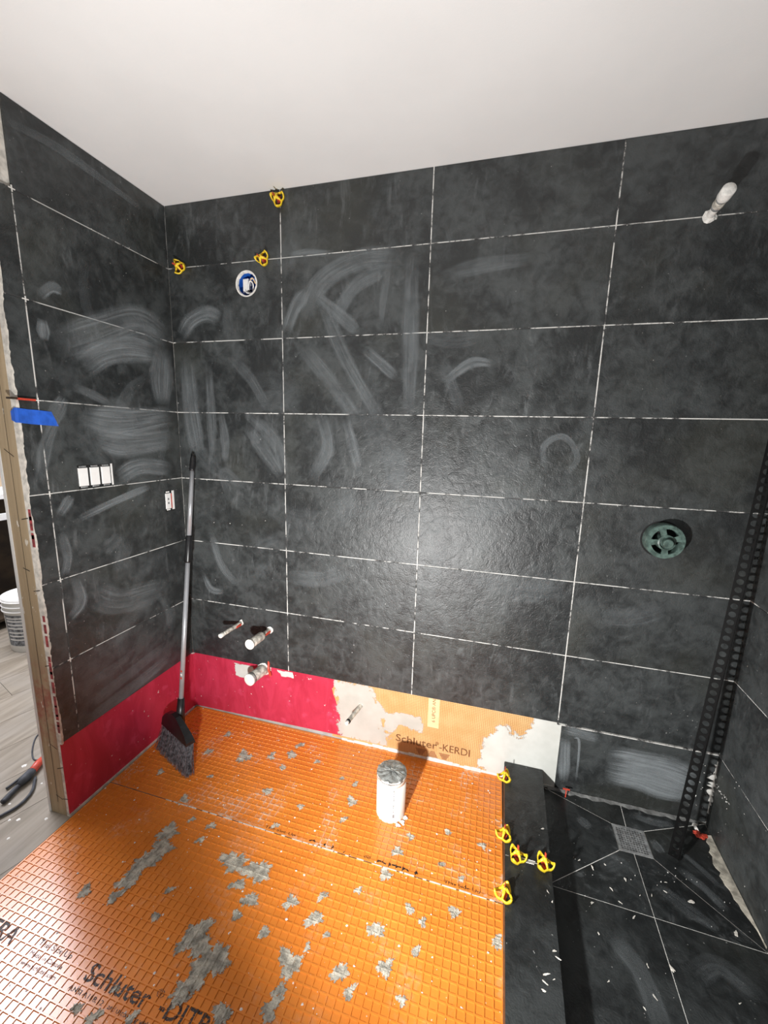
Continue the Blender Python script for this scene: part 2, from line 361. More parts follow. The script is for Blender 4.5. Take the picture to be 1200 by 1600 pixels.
HAZE_GLARE_BACK= [([(-1.123, 1.869), (-1.064, 1.934), (-0.975, 1.961), (-0.908, 1.932)], 0.068, 0.5), ([(-1.092, 1.778), (-1.088, 1.552), (-1.064, 1.333)], 0.087, 0.4), ([(-0.982, 1.748), (-0.98, 1.553), (-0.983, 1.327)], 0.046, 0.3), ([(-0.799, 1.485), (-0.722, 1.388), (-0.629, 1.264)], 0.062, 0.3), ([(-0.929, 1.554), (-0.913, 1.411), (-0.918, 1.318)], 0.041, 0.35), ([(-0.868, 1.773), (-0.775, 1.691), (-0.685, 1.556)], 0.048, 0.22), ([(-0.512, 1.902), (-0.441, 2.043), (-0.28, 2.117), (-0.115, 2.117)], 0.081, 0.38), ([(-0.385, 1.897), (-0.292, 2.026), (-0.164, 2.081)], 0.055, 0.35), ([(-0.598, 1.863), (-0.549, 1.965), (-0.497, 2.023)], 0.059, 0.45), ([(-0.068, 2.117), (-0.063, 1.848), (-0.06, 1.524)], 0.06, 0.3), ([(-0.152, 2.113), (-0.174, 1.991), (-0.184, 1.876)], 0.027, 0.3), ([(-0.441, 1.995), (-0.329, 1.76), (-0.183, 1.522)], 0.054, 0.3), ([(-0.528, 1.816), (-0.385, 1.661), (-0.27, 1.508)], 0.061, 0.25), ([(-0.248, 1.795), (-0.113, 1.683)], 0.044, 0.4), ([(-0.442, 1.558), (-0.407, 1.399), (-0.489, 1.257)], 0.059, 0.3), ([(-0.327, 1.533), (-0.261, 1.297)], 0.043, 0.35), ([(0.066, 1.658), (0.17, 1.731), (0.251, 1.729)], 0.037, 0.4), ([(0.045, 2.044), (0.205, 2.066), (0.356, 2.073)], 0.051, 0.25), ([(0.478, 1.321), (0.453, 1.427), (0.519, 1.47), (0.574, 1.396), (0.533, 1.324)], 0.023, 0.3), ([(0.061, 1.752), (0.144, 1.563)], 0.048, 0.15), ([(-1.014, 0.981), (-0.969, 0.825), (-0.877, 0.721)], 0.039, 0.35), ([(-0.899, 1.145), (-0.928, 1.264), (-0.828, 1.21)], 0.054, 0.2), ([(-1.072, 0.763), (-1.032, 0.685), (-0.958, 0.678)], 0.034, 0.5), ([(-0.813, 1.555), (-0.657, 1.419), (-0.613, 1.279)], 0.056, 0.3), ([(0.659, 0.048), (0.648, 0.259)], 0.041, 0.6), ([(0.635, 0.297), (0.768, 0.282)], 0.04, 0.5), ([(0.803, 0.179), (0.952, 0.178), (1.128, 0.159)], 0.17, 0.85), ([(0.852, 0.154), (0.966, 0.156), (1.111, 0.131)], 0.131, 0.7), ([(0.707, 0.062), (0.7, 0.248), (0.677, 0.266)], 0.009, 0.7), ([(-0.581, 2.159), (-0.496, 2.164), (-0.386, 2.152)], 0.028, 0.4), ([(0.117, 1.16), (0.266, 1.197), (0.45, 1.259)], 0.102, 0.15), ([(-0.606, 0.803), (-0.444, 0.807), (-0.32, 0.858)], 0.073, 0.25), ([(0.698, 0.805), (0.808, 0.808), (0.927, 0.863)], 0.076, 0.15), ([(0.183, 0.925), (0.388, 0.868), (0.533, 0.86)], 0.08, 0.12), ([(-0.497, 2.035), (-0.331, 1.906), (-0.276, 1.856)], 0.048, 0.35)]  # widest strokes, low on the shower tile, paint a reflected glare as pale film
PATCHES= [(-0.48, -0.64, 0.0481), (-0.385, -0.644, 0.0472), (-0.233, -0.695, 0.0221), (-0.143, -0.717, 0.0292), (-0.143, -0.651, 0.0184), (0.046, -0.689, 0.0249), (0.032, -0.528, 0.0238), (0.053, -0.443, 0.0206), (-0.163, -0.833, 0.0356), (-0.164, -0.928, 0.0279), (0.097, -0.766, 0.0268), (-0.021, -0.812, 0.0246), (0.019, -0.842, 0.0204), (-0.161, -0.89, 0.0186), (0.155, -0.819, 0.0135), (0.268, -0.575, 0.0221), (0.398, -0.616, 0.0209), (-0.37, -0.887, 0.0462), (-0.457, -0.846, 0.0374), (-0.278, -0.973, 0.0291), (-0.36, -0.726, 0.0262), (-0.423, -0.699, 0.027), (-0.27, -0.79, 0.0207), (0.172, -0.706, 0.0166), (0.281, -0.47, 0.013), (0.345, -0.333, 0.0141), (0.088, -0.375, 0.0143), (-0.171, -0.3, 0.0233), (-0.175, -0.383, 0.0172), (-0.817, -0.491, 0.0253), (-0.775, -0.618, 0.0419), (-0.752, -0.673, 0.0492), (-0.767, -0.724, 0.039), (-0.771, -0.762, 0.0359), (-0.772, -0.795, 0.0309), (-0.875, -0.854, 0.0221), (-0.606, -0.848, 0.0154), (-0.642, -0.608, 0.0183), (-0.771, -0.838, 0.022), (-0.466, -0.865, 0.0406), (-0.42, -0.872, 0.0327), (-0.399, -0.959, 0.0404), (-0.385, -0.927, 0.0345), (-0.383, -0.905, 0.0316), (-0.722, -0.225, 0.0347), (-0.604, -0.185, 0.0204), (-0.879, -0.126, 0.0186), (-0.893, -0.246, 0.0204), (-0.521, -0.229, 0.0169), (-0.51, -0.086, 0.0212), (-0.519, -0.151, 0.0264), (-0.251, -0.207, 0.0138), (-0.792, -0.362, 0.0136), (-1.012, -0.405, 0.0164), (-0.52, -0.356, 0.0236), (-0.392, -0.155, 0.0144), (-0.186, -0.217, 0.0163), (-0.044, -0.223, 0.0133), (0.218, -0.318, 0.0145), (0.211, -0.441, 0.0134), (-0.039, -0.601, 0.0146), (0.132, -0.607, 0.0161), (0.177, -0.629, 0.0137), (-0.373, -0.775, 0.0175), (-0.131, -0.786, 0.0129), (-0.09, -0.742, 0.0113), (-0.582, -1.069, 0.019), (-0.637, -1.067, 0.0145), (-0.49, -1.042, 0.0159), (-0.576, -1.011, 0.01), (-0.622, -0.775, 0.0163), (-0.64, -0.551, 0.0166), (-0.727, -0.55, 0.0145), (-0.357, -0.381, 0.0152), (-0.412, -0.482, 0.0144)]
FSPECKS= [(0.715, -0.304, 0.0135), (0.76, -0.281, 0.0091), (0.815, -0.315, 0.011), (0.761, -0.362, 0.0107), (0.69, -0.426, 0.0145), (0.778, -0.398, 0.0104), (0.807, -0.433, 0.0141), (0.884, -0.345, 0.0085), (0.932, -0.32, 0.0086), (1.002, -0.329, 0.0211), (0.807, -0.555, 0.0092), (0.692, -0.624, 0.0089), (0.803, -0.625, 0.0138), (0.872, -0.543, 0.0183), (0.944, -0.286, 0.0066), (0.676, -0.29, 0.0091), (0.691, -0.511, 0.0097), (0.769, -0.658, 0.0085), (1.017, -0.575, 0.0086), (1.095, -0.391, 0.0198), (0.847, -0.356, 0.0064)]
CSPECKS= [(0.515, -0.71, 0.0125), (0.51, -0.728, 0.0106), (0.506, -0.746, 0.0087), (0.542, -0.651, 0.0094), (0.55, -0.665, 0.0092), (0.548, -0.281, 0.0099), (0.552, -0.523, 0.0062), (0.542, -0.497, 0.0064), (0.534, -0.715, 0.0053)]
SK_RIGHT= [(0.527, 0.34), (0.643, 0.337), (0.675, 0.012), (0.458, -0.002), (0.307, 0.02), (0.323, 0.073), (0.329, 0.171), (0.375, 0.213), (0.412, 0.244), (0.441, 0.214), (0.479, 0.217), (0.529, 0.266)]
SK_LEFT= [(-0.38, 0.309), (-0.196, 0.316), (-0.172, 0.249), (-0.125, 0.203), (-0.154, 0.119), (-0.085, 0.085), (-0.12, 0.026), (-0.329, 0.019)]
SK_MID= [(-0.124, 0.183), (-0.004, 0.21), (0.04, 0.208), (0.063, 0.144), (-0.002, 0.139), (-0.047, 0.154), (-0.097, 0.082), (-0.122, 0.11)]
SK_P1= [(-0.922, 0.297), (-0.818, 0.299), (-0.808, 0.266), (-0.869, 0.225), (-0.914, 0.235)]
SK_P2= [(-0.678, 0.305), (-0.594, 0.307), (-0.588, 0.281), (-0.65, 0.275)]
# ================================================================== the room
struct('ceiling', boxv(-3.6, 1.6, -3.7, 1.9, ZC, ZC + 0.1), BOXF, 'ceil')
struct('wall_front', boxv(-3.6, 1.6, -3.7, -3.6, -0.05, ZC), BOXF, 'wall')
struct('wall_far_left', boxv(-3.6, -3.5, -3.6, 1.8, -0.05, ZC), BOXF, 'wall')
struct('wall_next_room', boxv(-3.5, -1.29, 1.7, 1.8, -0.05, ZC), BOXF, 'wall')
floor = struct('floor', boxv(-3.6, 1.6, -3.7, 1.9, -0.12, -0.030), BOXF, 'seam')
# plank floor of the next room, planks run at a slant to the wall
def clip_poly(poly, a, b, c):
    out = []
    for i, p in enumerate(poly):
        q = poly[(i + 1) % len(poly)]; dp = a * p[0] + b * p[1] - c; dq = a * q[0] + b * q[1] - c
        if dp <= 0: out.append(p)
        if dp * dq < 0:
            t = dp / (dp - dq); out.append((p[0] + (q[0] - p[0]) * t, p[1] + (q[1] - p[1]) * t))
    return out
def slab(poly, z0, z1):
    N = len(poly)
    zt = z1 if callable(z1) else (lambda x, y: z1)
    v = [(x, y, z0) for x, y in poly] + [(x, y, zt(x, y)) for x, y in poly]
    return v, [tuple(range(N - 1, -1, -1)), tuple(range(N, 2 * N))] + [(i, (i + 1) % N, N + (i + 1) % N, N + i) for i in range(N)]
ang = math.radians(-18); ca, sa = math.cos(ang), math.sin(ang)
PW = 0.232; PL = 1.25
for i in range(-13, 9):
    off = random.uniform(0, PL)
    for j in range(-3, 4):
        u0, u1 = i * PW + 0.001, (i + 1) * PW - 0.001; v0, v1 = j * PL + off + 0.001, (j + 1) * PL + off - 0.001
        P = [(-2.0 + u * ca - v * sa, -0.4 + u * sa + v * ca) for u, v in ((u0, v0), (u1, v0), (u1, v1), (u0, v1))]
        P = clip_poly(P, 1, 0, -1.1695); P = clip_poly(P, -1, 0, 3.5) if P else P
        P = clip_poly(P, 0, 1, 1.7) if P else P; P = clip_poly(P, 0, -1, 3.6) if P else P
        if len(P) >= 3: mk('plank', *slab(P, -0.030, -0.002), 'plank', floor)

# ---- back wall
wall_back = struct('wall_back', *FB.ringplate(-1.285, 1.32, -0.03, ZC, -0.776, 2.069, 0.0535, -0.13, -TT), 'board')
colsB = [(XL, -0.6125), (-0.6125, 0.0), (0.0, 0.6125), (0.6125, XR)]
def bounds(k): return (H(k), ZC if k == 1 else H(k - 1))
for c, (a, b) in enumerate(colsB):
    for k in range(1, 9):
        if k == 8 and c < 3: continue
        z0, z1 = bounds(k) if k < 8 else (0.012, Z7)
        if k == 7: z0 = Z7 + 0.006
        mt = 'rtile' if c == 3 else 'tile'
        u0, u1 = a + G, b - G
        if c == 0: u0 = a + 0.001
        if k == 8: u0 = 0.6285
        if c == 3: u1 = b - 0.001
        zt = z1 - (0.002 if k == 1 else G)
        if c == 0 and k == 2:
            v, f = FB.ringplate(u0, u1, z0 + G, zt, -0.776, 2.069, 0.052, -TT, 0)
        else:
            v, f = FB.box(u0, u1, z0 + G, zt, -TT, random.uniform(-0.0006, 0.0006), 0.0007)
        mk('tile', v, f, mt, wall_back)
def joints(fr, parent, vs, hs):
    for (u, z0, z1) in vs: mk('joint', *fr.box(u - G, u + G, z0, z1, -TT, -0.0014), 'joint', parent)
    for (z, u0, u1) in hs: mk('joint', *fr.box(u0, u1, z - G, z + G, -TT, -0.0018), 'joint', parent)
joints(FB, wall_back, [(-0.6125, Z7 + 0.006, ZC), (0, Z7 + 0.006, ZC), (0.6125, Z7, ZC), (XL + 0.002, Z7, ZC)],
       [(H(k), XL, XR) for k in range(1, 7)] + [(H(7), 0.6125, XR)])

# ---- left wall: tile, backer board, studs, drywall
TE = -0.672
wall_left = struct('wall_left', boxv(XL - TT - 0.0125, XL - TT, -0.674, 0.009, -0.03, ZC), BOXF, 'edge')
studs = [mk('stud', boxv(-1.2630, XL - TT - 0.013, -0.6745, -0.6365, -0.03, ZC), BOXF, 'stud', wall_left)]
mk('drywall', boxv(-1.2755, -1.2635, -0.6765, 0.12, -0.03, ZC), BOXF, 'wall', wall_left)
SW = (-0.5045, -0.3625, 1.2355, 1.3215); OU = (-0.1105, -0.0535, 1.085, 1.181)
for c, (a, b) in enumerate([(TE, -0.608), (-0.608, 0.0)]):
    for k in range(1, 8):
        if c == 0 and k == 1: continue
        z0, z1 = bounds(k)
        if k == 7: z0 = Z7 + 0.006
        u0, u1 = a + (0 if c == 0 else G), b - (G if c == 0 else 0.001)
        zb, zt = z0 + G, z1 - (0.002 if k == 1 else G)
        hole = {4: SW, 5: OU}.get(k) if c == 1 else None
        if hole:
            us = [u0, hole[0], hole[1], u1]; zs = [zb, max(hole[2], zb + 0.0012), hole[3], zt]
            v, f = FLW.cells(us, zs, lambda i, j: i == 1 and j == 1, -TT, 0)
        else: v, f = FLW.box(u0, u1, zb, zt, -TT, random.uniform(-0.0005, 0.0005), 0.0007)
        mk('tile', v, f, 'tile', wall_left)
joints(FLW, wall_left, [(-0.608, Z7 + 0.006, H(1) + 0.004), (-0.0015, Z7, ZC)], [(H(k), TE, 0) for k in range(1, 7)])

# ---- right wall
wall_right = struct('wall_right', *FRW.box(-3.6, 0.06, -0.03, ZC, -0.12, -TT), 'board')
for (a, b) in [(-0.61, -0.0012), (-1.2225, -0.61), (-1.835, -1.2225)]:
    for k in range(1, 9):
        z0, z1 = bounds(k) if k < 8 else (0.006, Z7)
        mk('tile', *FRW.box(a + G, b - (G if b < -0.1 else 0), z0 + G, z1 - (0.002 if k == 1 else G), -TT, random.uniform(-0.0005, 0.0005), 0.0007), 'rtile', wall_right)
joints(FRW, wall_right, [(-0.61, 0.01, ZC), (-1.2225, 0.01, ZC), (-0.0015, 0.02, ZC)], [(H(k), -1.8, 0) for k in range(1, 8)])

# ---- red waterproofing on the wall below the tiles (ragged sheets)
def ragged(a, b, n, amp):
    return [(a[0] + (b[0] - a[0]) * t + random.uniform(-amp, amp) * (0 < i < n), a[1] + (b[1] - a[1]) * t + random.uniform(-amp, amp) * (0 < i < n)) for i, t in enumerate([i / n for i in range(n + 1)])]
poly = [(XL - TT, 0.004), (XL - TT, Z7 + 0.02)] + [(-0.37, Z7 + 0.02)] + ragged((-0.368, 0.300), (-0.388, 0.262), 5, 0.004) + ragged((-0.385, 0.255), (-0.352, 0.16), 6, 0.003) + ragged((-0.350, 0.155), (-0.327, 0.02), 12, 0.006)
mk('red_waterproofing', *FB.sheet(poly[::-1], -TT + 0.0012, 0.0012), 'red', wall_back)
mk('red_waterproofing', *FLW.box(-0.674, 0.0078, 0.004, Z7 + 0.02, -TT, -TT + 0.0012), 'red', wall_left)
mk('floor_bead', *FLW.box(-0.674, -0.009, -0.002, 0.009, -TT, -TT + 0.004), 'edge', wall_left)
# ---- fleece membrane, its print and the white skim over it
mk('fleece_membrane', *FB.box(-0.385, 0.627, 0.006, Z7 + 0.02, -TT, -TT + 0.0008), 'kerdi', wall_back)
def skim(name, outline, mat, n, cols=28, rows=14, fr=FB, parent=wall_back, soft=0.25):
    """cement film as a thin grid whose coverage fades to a ragged rim"""
    us = [p[0] for p in outline]; zs = [p[1] for p in outline]; u0, u1, z0, z1 = min(us), max(us), min(zs), max(zs)
    def inside(u, z):
        c = False; j = len(outline) - 1
        for i in range(len(outline)):
            (xi, yi), (xj, yj) = outline[i], outline[j]
            if (yi > z) != (yj > z) and u < (xj - xi) * (z - yi) / (yj - yi) + xi: c = not c
            j = i
        return c
    def dist(u, z):
        b = 9
        for i in range(len(outline)):
            a = Vector(outline[i]); q = Vector(outline[(i + 1) % len(outline)]); d = q - a
            t = max(0, min(1, (Vector((u, z)) - a).dot(d) / max(d.length_squared, 1e-9))); b = min(b, (Vector((u, z)) - a - d * t).length)
        return b
    v = []; at = []; f = []
    for j in range(rows + 1):
        for i in range(cols + 1):
            u = u0 + (u1 - u0) * i / cols; z = z0 + (z1 - z0) * j / rows
            d = dist(u, z) * (1 if inside(u, z) else -1)
            v.append(fr.p(u, z, n)); at.append(max(0.0, min(1.0, 0.5 + d / (soft * (z1 - z0)))))
    for j in range(rows):
        for i in range(cols):
            a = j * (cols + 1) + i; f.append((a, a + 1, a + cols + 2, a + cols + 1))
    return mk(name, v, f, mat, parent, attr=at)
skim('white_skim', SK_RIGHT, 'skim', -TT + 0.0030, 30, 20)
skim('thin_wash', SK_LEFT, 'wash', -TT + 0.0016, 30, 20, soft=0.35)
skim('thin_wash', SK_MID, 'wash', -TT + 0.0018, 24, 14, soft=0.5)
skim('white_skim', SK_P1, 'skim', -TT + 0.0026, 16, 10, soft=0.6)
skim('white_skim', SK_P2, 'skim', -TT + 0.0026, 16, 10, soft=0.6)
mb = MB()
pp = -0.335
while pp < 0.60:
    w = random.uniform(0.02, 0.07); h = random.uniform(0.007, 0.016)
    mb.add(*FB.box(pp, pp + w, -0.002, h, -TT, -TT + random.uniform(0.003, 0.007), 0.002)); pp += w * 0.97
mb.build('floor_bead', 'white', wall_back)

def text_tris(s, size_cap, bold=0.0, width=None):
    """2D triangles of a line of lettering, cap height size_cap, starting at the origin; optionally fitted to a width"""
    cu = bpy.data.curves.new('lettering', 'FONT'); cu.body = s; cu.size = size_cap / 0.70; cu.offset = bold * size_cap; cu.resolution_u = 3
    o = bpy.data.objects.new('lettering', cu); COL.objects.link(o)
    me = o.to_mesh(); me.calc_loop_triangles()
    vs = [tuple(v.co[:2]) for v in me.vertices]; tr = [tuple(t.vertices) for t in me.loop_triangles]
    o.to_mesh_clear(); bpy.data.objects.remove(o); bpy.data.curves.remove(cu)
    x0 = min(v[0] for v in vs); x1 = max(v[0] for v in vs); k = 1.0 if width is None else width / (x1 - x0)
    return [((x - x0) * k, y) for x, y in vs], tr
def wall_text(s, u, z, cap, width, n, mat, fr=FB, parent=wall_back, name='printed_lettering', bold=0.0, rot=0.0):
    vs, tr = text_tris(s, cap, bold, width); c, q = math.cos(rot), math.sin(rot)
    return mk(name, [fr.p(u + x * c - y * q, z + x * q + y * c, n) for x, y in vs], tr, mat, parent)
NK = -TT + 0.0024
wall_text('Schluter', -0.066, 0.0615, 0.036, 0.192, NK, 'inkbrown', bold=0.012)
wall_text('®', 0.118, 0.086, 0.014, 0.016, NK, 'inkbrown')
wall_text('-KERDI', 0.136, 0.0615, 0.036, 0.136, NK, 'inkbrown', bold=0.004)
for k, (u, up) in enumerate([(0.028, 0), (0.082, 1), (0.136, 0)]):
    a, b = (0.050, 0.016) if not up else (0.016, 0.050)
    mk('printed_emblem', *FB.sheet([(u, 0.047 if not up else 0.018), (u + (0.017 if not up else 0.0), 0.018)][::1] + ([(u + 0.033, 0.018), (u + 0.050, 0.047)] if not up else [(u + 0.050, 0.018), (u + 0.033, 0.047), (u + 0.017, 0.047)])[::1], NK, 0.0005), 'emblem', wall_back)
mk('printed_label', *FB.box(0.078, 0.127, 0.168, Z7 + 0.012, -TT, -TT + 0.0014), 'kraft', wall_back)
wall_text('6 UPC® ANSI', 0.110, 0.196, 0.015, 0.13, -TT + 0.0018, 'inkbrown', rot=math.pi / 2)

# ---- cement haze wiped over the tiles, plus a painted glare: flat curved film
def catmull(P, n=8):
    P = [Vector(p) for p in P]; P = [P[0] * 2 - P[1]] + P + [P[-1] * 2 - P[-2]]; out = []
    for i in range(1, len(P) - 2):
        for k in range(n):
            t = k / n
            out.append(0.5 * ((2 * P[i]) + (P[i + 1] - P[i - 1]) * t + (2 * P[i - 1] - 5 * P[i] + 4 * P[i + 1] - P[i + 2]) * t * t + (3 * P[i] - P[i - 1] - 3 * P[i + 1] + P[i + 2]) * t ** 3))
    return out + [P[-2]]
def haze(fr, parent, path, width, alpha, k, lim):
    c = catmull(path); v = []; f = []; uv = []; at = []; L = 0; R = 6; ph = random.uniform(0, 50)
    for i, p in enumerate(c):
        d = (c[min(i + 1, len(c) - 1)] - c[max(i - 1, 0)]).normalized(); nn = Vector((-d.y, d.x))
        if i: L += (p - c[i - 1]).length
        t = i / (len(c) - 1)
        wd = width * (0.75 + 0.25 * math.sin(math.pi * t)) * (1 + 0.08 * math.sin(9 * t + k))
        for j in range(R + 1):
            s = j / R - 0.5; q = p + nn * (s * wd)
            q.x = min(max(q.x, lim[0]), lim[1]); q.y = min(max(q.y, lim[2]), lim[3])
            v.append(fr.p(q.x, q.y, 0.0009 + 0.00004 * k)); uv.append((L * 10 + ph, s * width * 14 + ph))
            e = 1.0 if abs(s) < 0.4 else 0.0
            at.append(alpha * min(1.0, e) * min(1, 4 * t + 0.0, 6 * (1 - t)))
    for i in range(len(c) - 1):
        for j in range(R):
            a = i * (R + 1) + j; f.append((a, a + 1, a + R + 2, a + R + 1))
    return mk('cement_haze_and_glare', v, f, 'haze', parent, uv=uv, attr=at)
for k, (p, w, a) in enumerate(HAZE_LEFT): haze(FLW, wall_left, p, w * 1.2, min(0.75, a * 1.3), k, (-0.67, -0.002, 0.32, 2.39))
for k, (p, w, a) in enumerate(HAZE_GLARE_BACK): haze(FB, wall_back, p, w * 1.2, min(0.9, a * 1.12), k, (-1.16, 1.17, 0.02, 2.39))

rs = random.Random(11)
for i in range(46):
    left = i < 16
    cu, cz = (rs.uniform(-0.55, -0.08), rs.uniform(0.5, 2.2)) if left else (rs.uniform(-1.1, 0.55), rs.uniform(0.75, 2.1))
    R_ = rs.uniform(0.10, 0.35); t0 = rs.uniform(0, 6.28); dt = rs.uniform(0.5, 1.3) * rs.choice([-1, 1])
    P = [(cu + R_ * (math.cos(t0 + dt * k / 3) - math.cos(t0)), cz + R_ * (math.sin(t0 + dt * k / 3) - math.sin(t0))) for k in range(4)]
    if left: haze(FLW, wall_left, P, rs.uniform(0.04, 0.12), rs.uniform(0.08, 0.22), 22 + i * 0.5, (-0.67, -0.002, 0.32, 2.39))
    else: haze(FB, wall_back, P, rs.uniform(0.04, 0.13), rs.uniform(0.06, 0.2) * (0.6 if cu > 0 else 1), 36 + i * 0.3, (-1.16, 1.17, 0.33, 2.39))
# ---- crumbs of thinset squeezed from the joints (too many and small to pick apart)
def crumb(mb, fr, u, z, r, n=0.0, hgt=None):
    k = random.randint(5, 7); hgt = hgt or r * 0.3; ph = random.random() * 6.28; asp = random.uniform(0.25, 0.7); ro = random.random() * 6.28
    P = []
    for i in range(k):
        t = 2 * math.pi * i / k + random.uniform(-0.3, 0.3); q = r * random.uniform(0.6, 1.35); a, b = math.cos(t) * q, math.sin(t) * q * asp
        P.append((u + a * math.cos(ro) - b * math.sin(ro), z + a * math.sin(ro) + b * math.cos(ro)))
    v = [fr.p(a, b, n - 0.0005) for a, b in P] + [fr.p(u, z, n + hgt)]
    mb.add(v, [(i, (i + 1) % k, k) for i in range(k)])
def crumbs_along(mb, fr, vs, hs, dens=5):
    for (u, z0, z1) in vs:
        for _ in range(int((z1 - z0) * dens)): crumb(mb, fr, u + random.gauss(0, 0.002), random.uniform(z0, z1), random.choice([0.0014, 0.002, 0.0028]))
    for (z, u0, u1) in hs:
        for _ in range(int((u1 - u0) * dens)): crumb(mb, fr, random.uniform(u0, u1), z + random.gauss(0, 0.0032), random.choice([0.0014, 0.002, 0.0028]))
mb = MB(); crumbs_along(mb, FB, [(-0.6125, 0.33, 2.39), (0, 0.33, 2.39), (0.6125, 0.33, 2.39), (XL + 0.006, 0.33, 2.39)], [(H(k), XL, XR) for k in range(1, 7)] + [(H(7), 0.63, XR)])
for _ in range(45): crumb(mb, FB, random.uniform(XL, -0.1), random.uniform(0.33, 2.3), random.choice([0.0014, 0.0018, 0.0025]))
for _ in range(22): crumb(mb, FB, random.uniform(-0.1, XR), random.uniform(0.33, 2.3), random.choice([0.0014, 0.0018, 0.0022]))
for _ in range(22): crumb(mb, FB, random.gauss(1.05, 0.03), random.gauss(0.40, 0.05), random.choice([0.0018, 0.0025, 0.0035]))
mb.build('thinset_crumbs', 'white', wall_back, kind='stuff')
mb = MB(); crumbs_along(mb, FLW, [(-0.608, 0.33, 2.15), (-0.006, 0.33, 2.39)], [(H(k), TE, 0) for k in range(1, 7)])
for _ in range(40): crumb(mb, FLW, random.uniform(TE, -0.01), random.uniform(0.33, 2.0), random.choice([0.0014, 0.002, 0.003]))
mb.build('thinset_crumbs', 'white', wall_left, kind='stuff')
for k in range(1, 7):
    mb = MB(); mb.add(*FLW.box(-0.617, -0.599, H(k) - 0.0015, H(k) + 0.0015, -0.002, 0.0012)); mb.add(*FLW.box(-0.6095, -0.6065, H(k) - 0.009, H(k) + 0.009, -0.002, 0.0011)); mb.build('joint_cross', 'white', wall_left)
edge = []; w = 0.003
for i in range(300):
    w = min(0.0062, max(-0.0015, w + random.gauss(0, 0.0013))); edge.append((TE + w, 0.312 + i * 0.0068))
for i in range(0, 300, 60):
    seg = edge[i:i + 61]; mk('ragged_thinset_edge', *FLW.sheet([(TE - 0.0025, seg[0][1])] + seg + [(TE - 0.0025, seg[-1][1])], 0.0012, 0.010), 'edge', wall_left)
for (z0, z1) in ((0.36, 0.66), (0.70, 0.82), (1.06, 1.16), (2.13, 2.17)):
    z = z0
    while z < z1:
        h = random.uniform(0.008, 0.03); mk('red_paint_smear', *FLW.box(TE - 0.0030, TE - random.uniform(0.0012, 0.0024), z, z + h * 1.6, -0.0095, 0.0016, 0.0002), 'redsmear', wall_left); z += h * random.uniform(1.0, 2.4)
mb = MB(); crumbs_along(mb, FRW, [(-0.006, 0.05, 1.2)], [(H(k), -0.6, 0) for k in range(1, 8)], 12)
for _ in range(60): crumb(mb, FRW, random.uniform(-0.9, -0.02), random.uniform(0.02, 0.9), random.choice([0.0018, 0.0025, 0.0035]))
mb.build('thinset_crumbs', 'white', wall_right, kind='stuff')
# thick smear left in the shower corner
def corner_strip(fr, sgn, u0, z0, z1, wmax, th):
    out = []; n = 26
    for i in range(n + 1):
        z = z0 + (z1 - z0) * i / n; out.append((u0 + sgn * (0.0025 + wmax * random.random() ** 2 * math.sin(math.pi * (i + 0.5) / (n + 1)) ** 0.5), z))
    poly = [(u0, z0)] + out + [(u0, z1)]
    mk('corner_thinset', *fr.sheet(poly if sgn > 0 else poly[::-1], th, th + 0.0004), 'white', wall_right if fr is FRW else wall_back)
corner_strip(FRW, -1, -0.0005, 0.06, 0.285, 0.016, 0.0022); corner_strip(FB, -1, XR - 0.001, 0.11, 0.27, 0.026, 0.0020)
mb = MB()
for i in range(16): crumb(mb, FRW, -0.02 - i * 0.006, 0.20 + random.gauss(0, 0.006), random.uniform(0.003, 0.006), 0.0, 0.0012)
for i in range(14): crumb(mb, FB, 1.165 - abs(random.gauss(0, 0.025)), random.uniform(0.06, 0.30), random.uniform(0.002, 0.005), 0.0, 0.0012)
mb.build('corner_crumbs', 'white', wall_right, kind='stuff')

# ================================================================== orange waffle membrane on the floor
MX0, MX1, MY0, MY1 = -1.1665, 0.4150, -1.92, 0.006
PT = 0.0235; DEP = 0.0025; OPN = 0.0200; BOT = 0.0178
membrane = thing('floor_membrane', 'bright orange waffle-grid membrane sheet covering the floor left of the curb', 'membrane', (-0.37, -0.96, 0))
SEAM = -0.5085
def waffle(y0, y1, name, dz=0.0):
    nx = int((MX1 - MX0) / PT); ny = max(1, int((y1 - y0) / PT))
    xe = [MX0] + [MX0 + (MX1 - MX0 - nx * PT) / 2 + i * PT for i in range(1, nx)] + [MX1]
    ye = [y0] + [y0 + (y1 - y0 - ny * PT) / 2 + j * PT for j in range(1, ny)] + [y1]
    v = []; f = []
    gid = {}
    def g(i, j):
        if (i, j) not in gid: gid[(i, j)] = len(v); v.append((xe[i], ye[j], dz))
        return gid[(i, j)]
    for i in range(nx):
        for j in range(ny):
            cx = MX0 + (MX1 - MX0 - nx * PT) / 2 + (i + 0.5) * PT; cy = y0 + (y1 - y0 - ny * PT) / 2 + (j + 0.5) * PT
            o = [g(i, j), g(i + 1, j), g(i + 1, j + 1), g(i, j + 1)]
            k = len(v)
            for h, z in ((OPN / 2, dz), (BOT / 2, dz - DEP)):
                v.extend([(cx - h, cy - h, z), (cx + h, cy - h, z), (cx + h, cy + h, z), (cx - h, cy + h, z)])
            for q in range(4):
                r = (q + 1) % 4
                f.append((o[q], o[r], k + r, k + q)); f.append((k + q, k + r, k + 4 + r, k + 4 + q))
            f.append((k + 4, k + 5, k + 6, k + 7))
    mk(name, v, f, 'orange', membrane)
    def height(x, y):
        ax = abs(((x - MX0 - (MX1 - MX0 - nx * PT) / 2) / PT) % 1 - 0.5) * PT; ay = abs(((y - y0 - (y1 - y0 - ny * PT) / 2) / PT) % 1 - 0.5) * PT
        d = max(ax, ay)
        if d >= OPN / 2: return dz
        if d <= BOT / 2: return dz - DEP
        return dz - DEP * (OPN / 2 - d) / (OPN / 2 - BOT / 2)
    return height
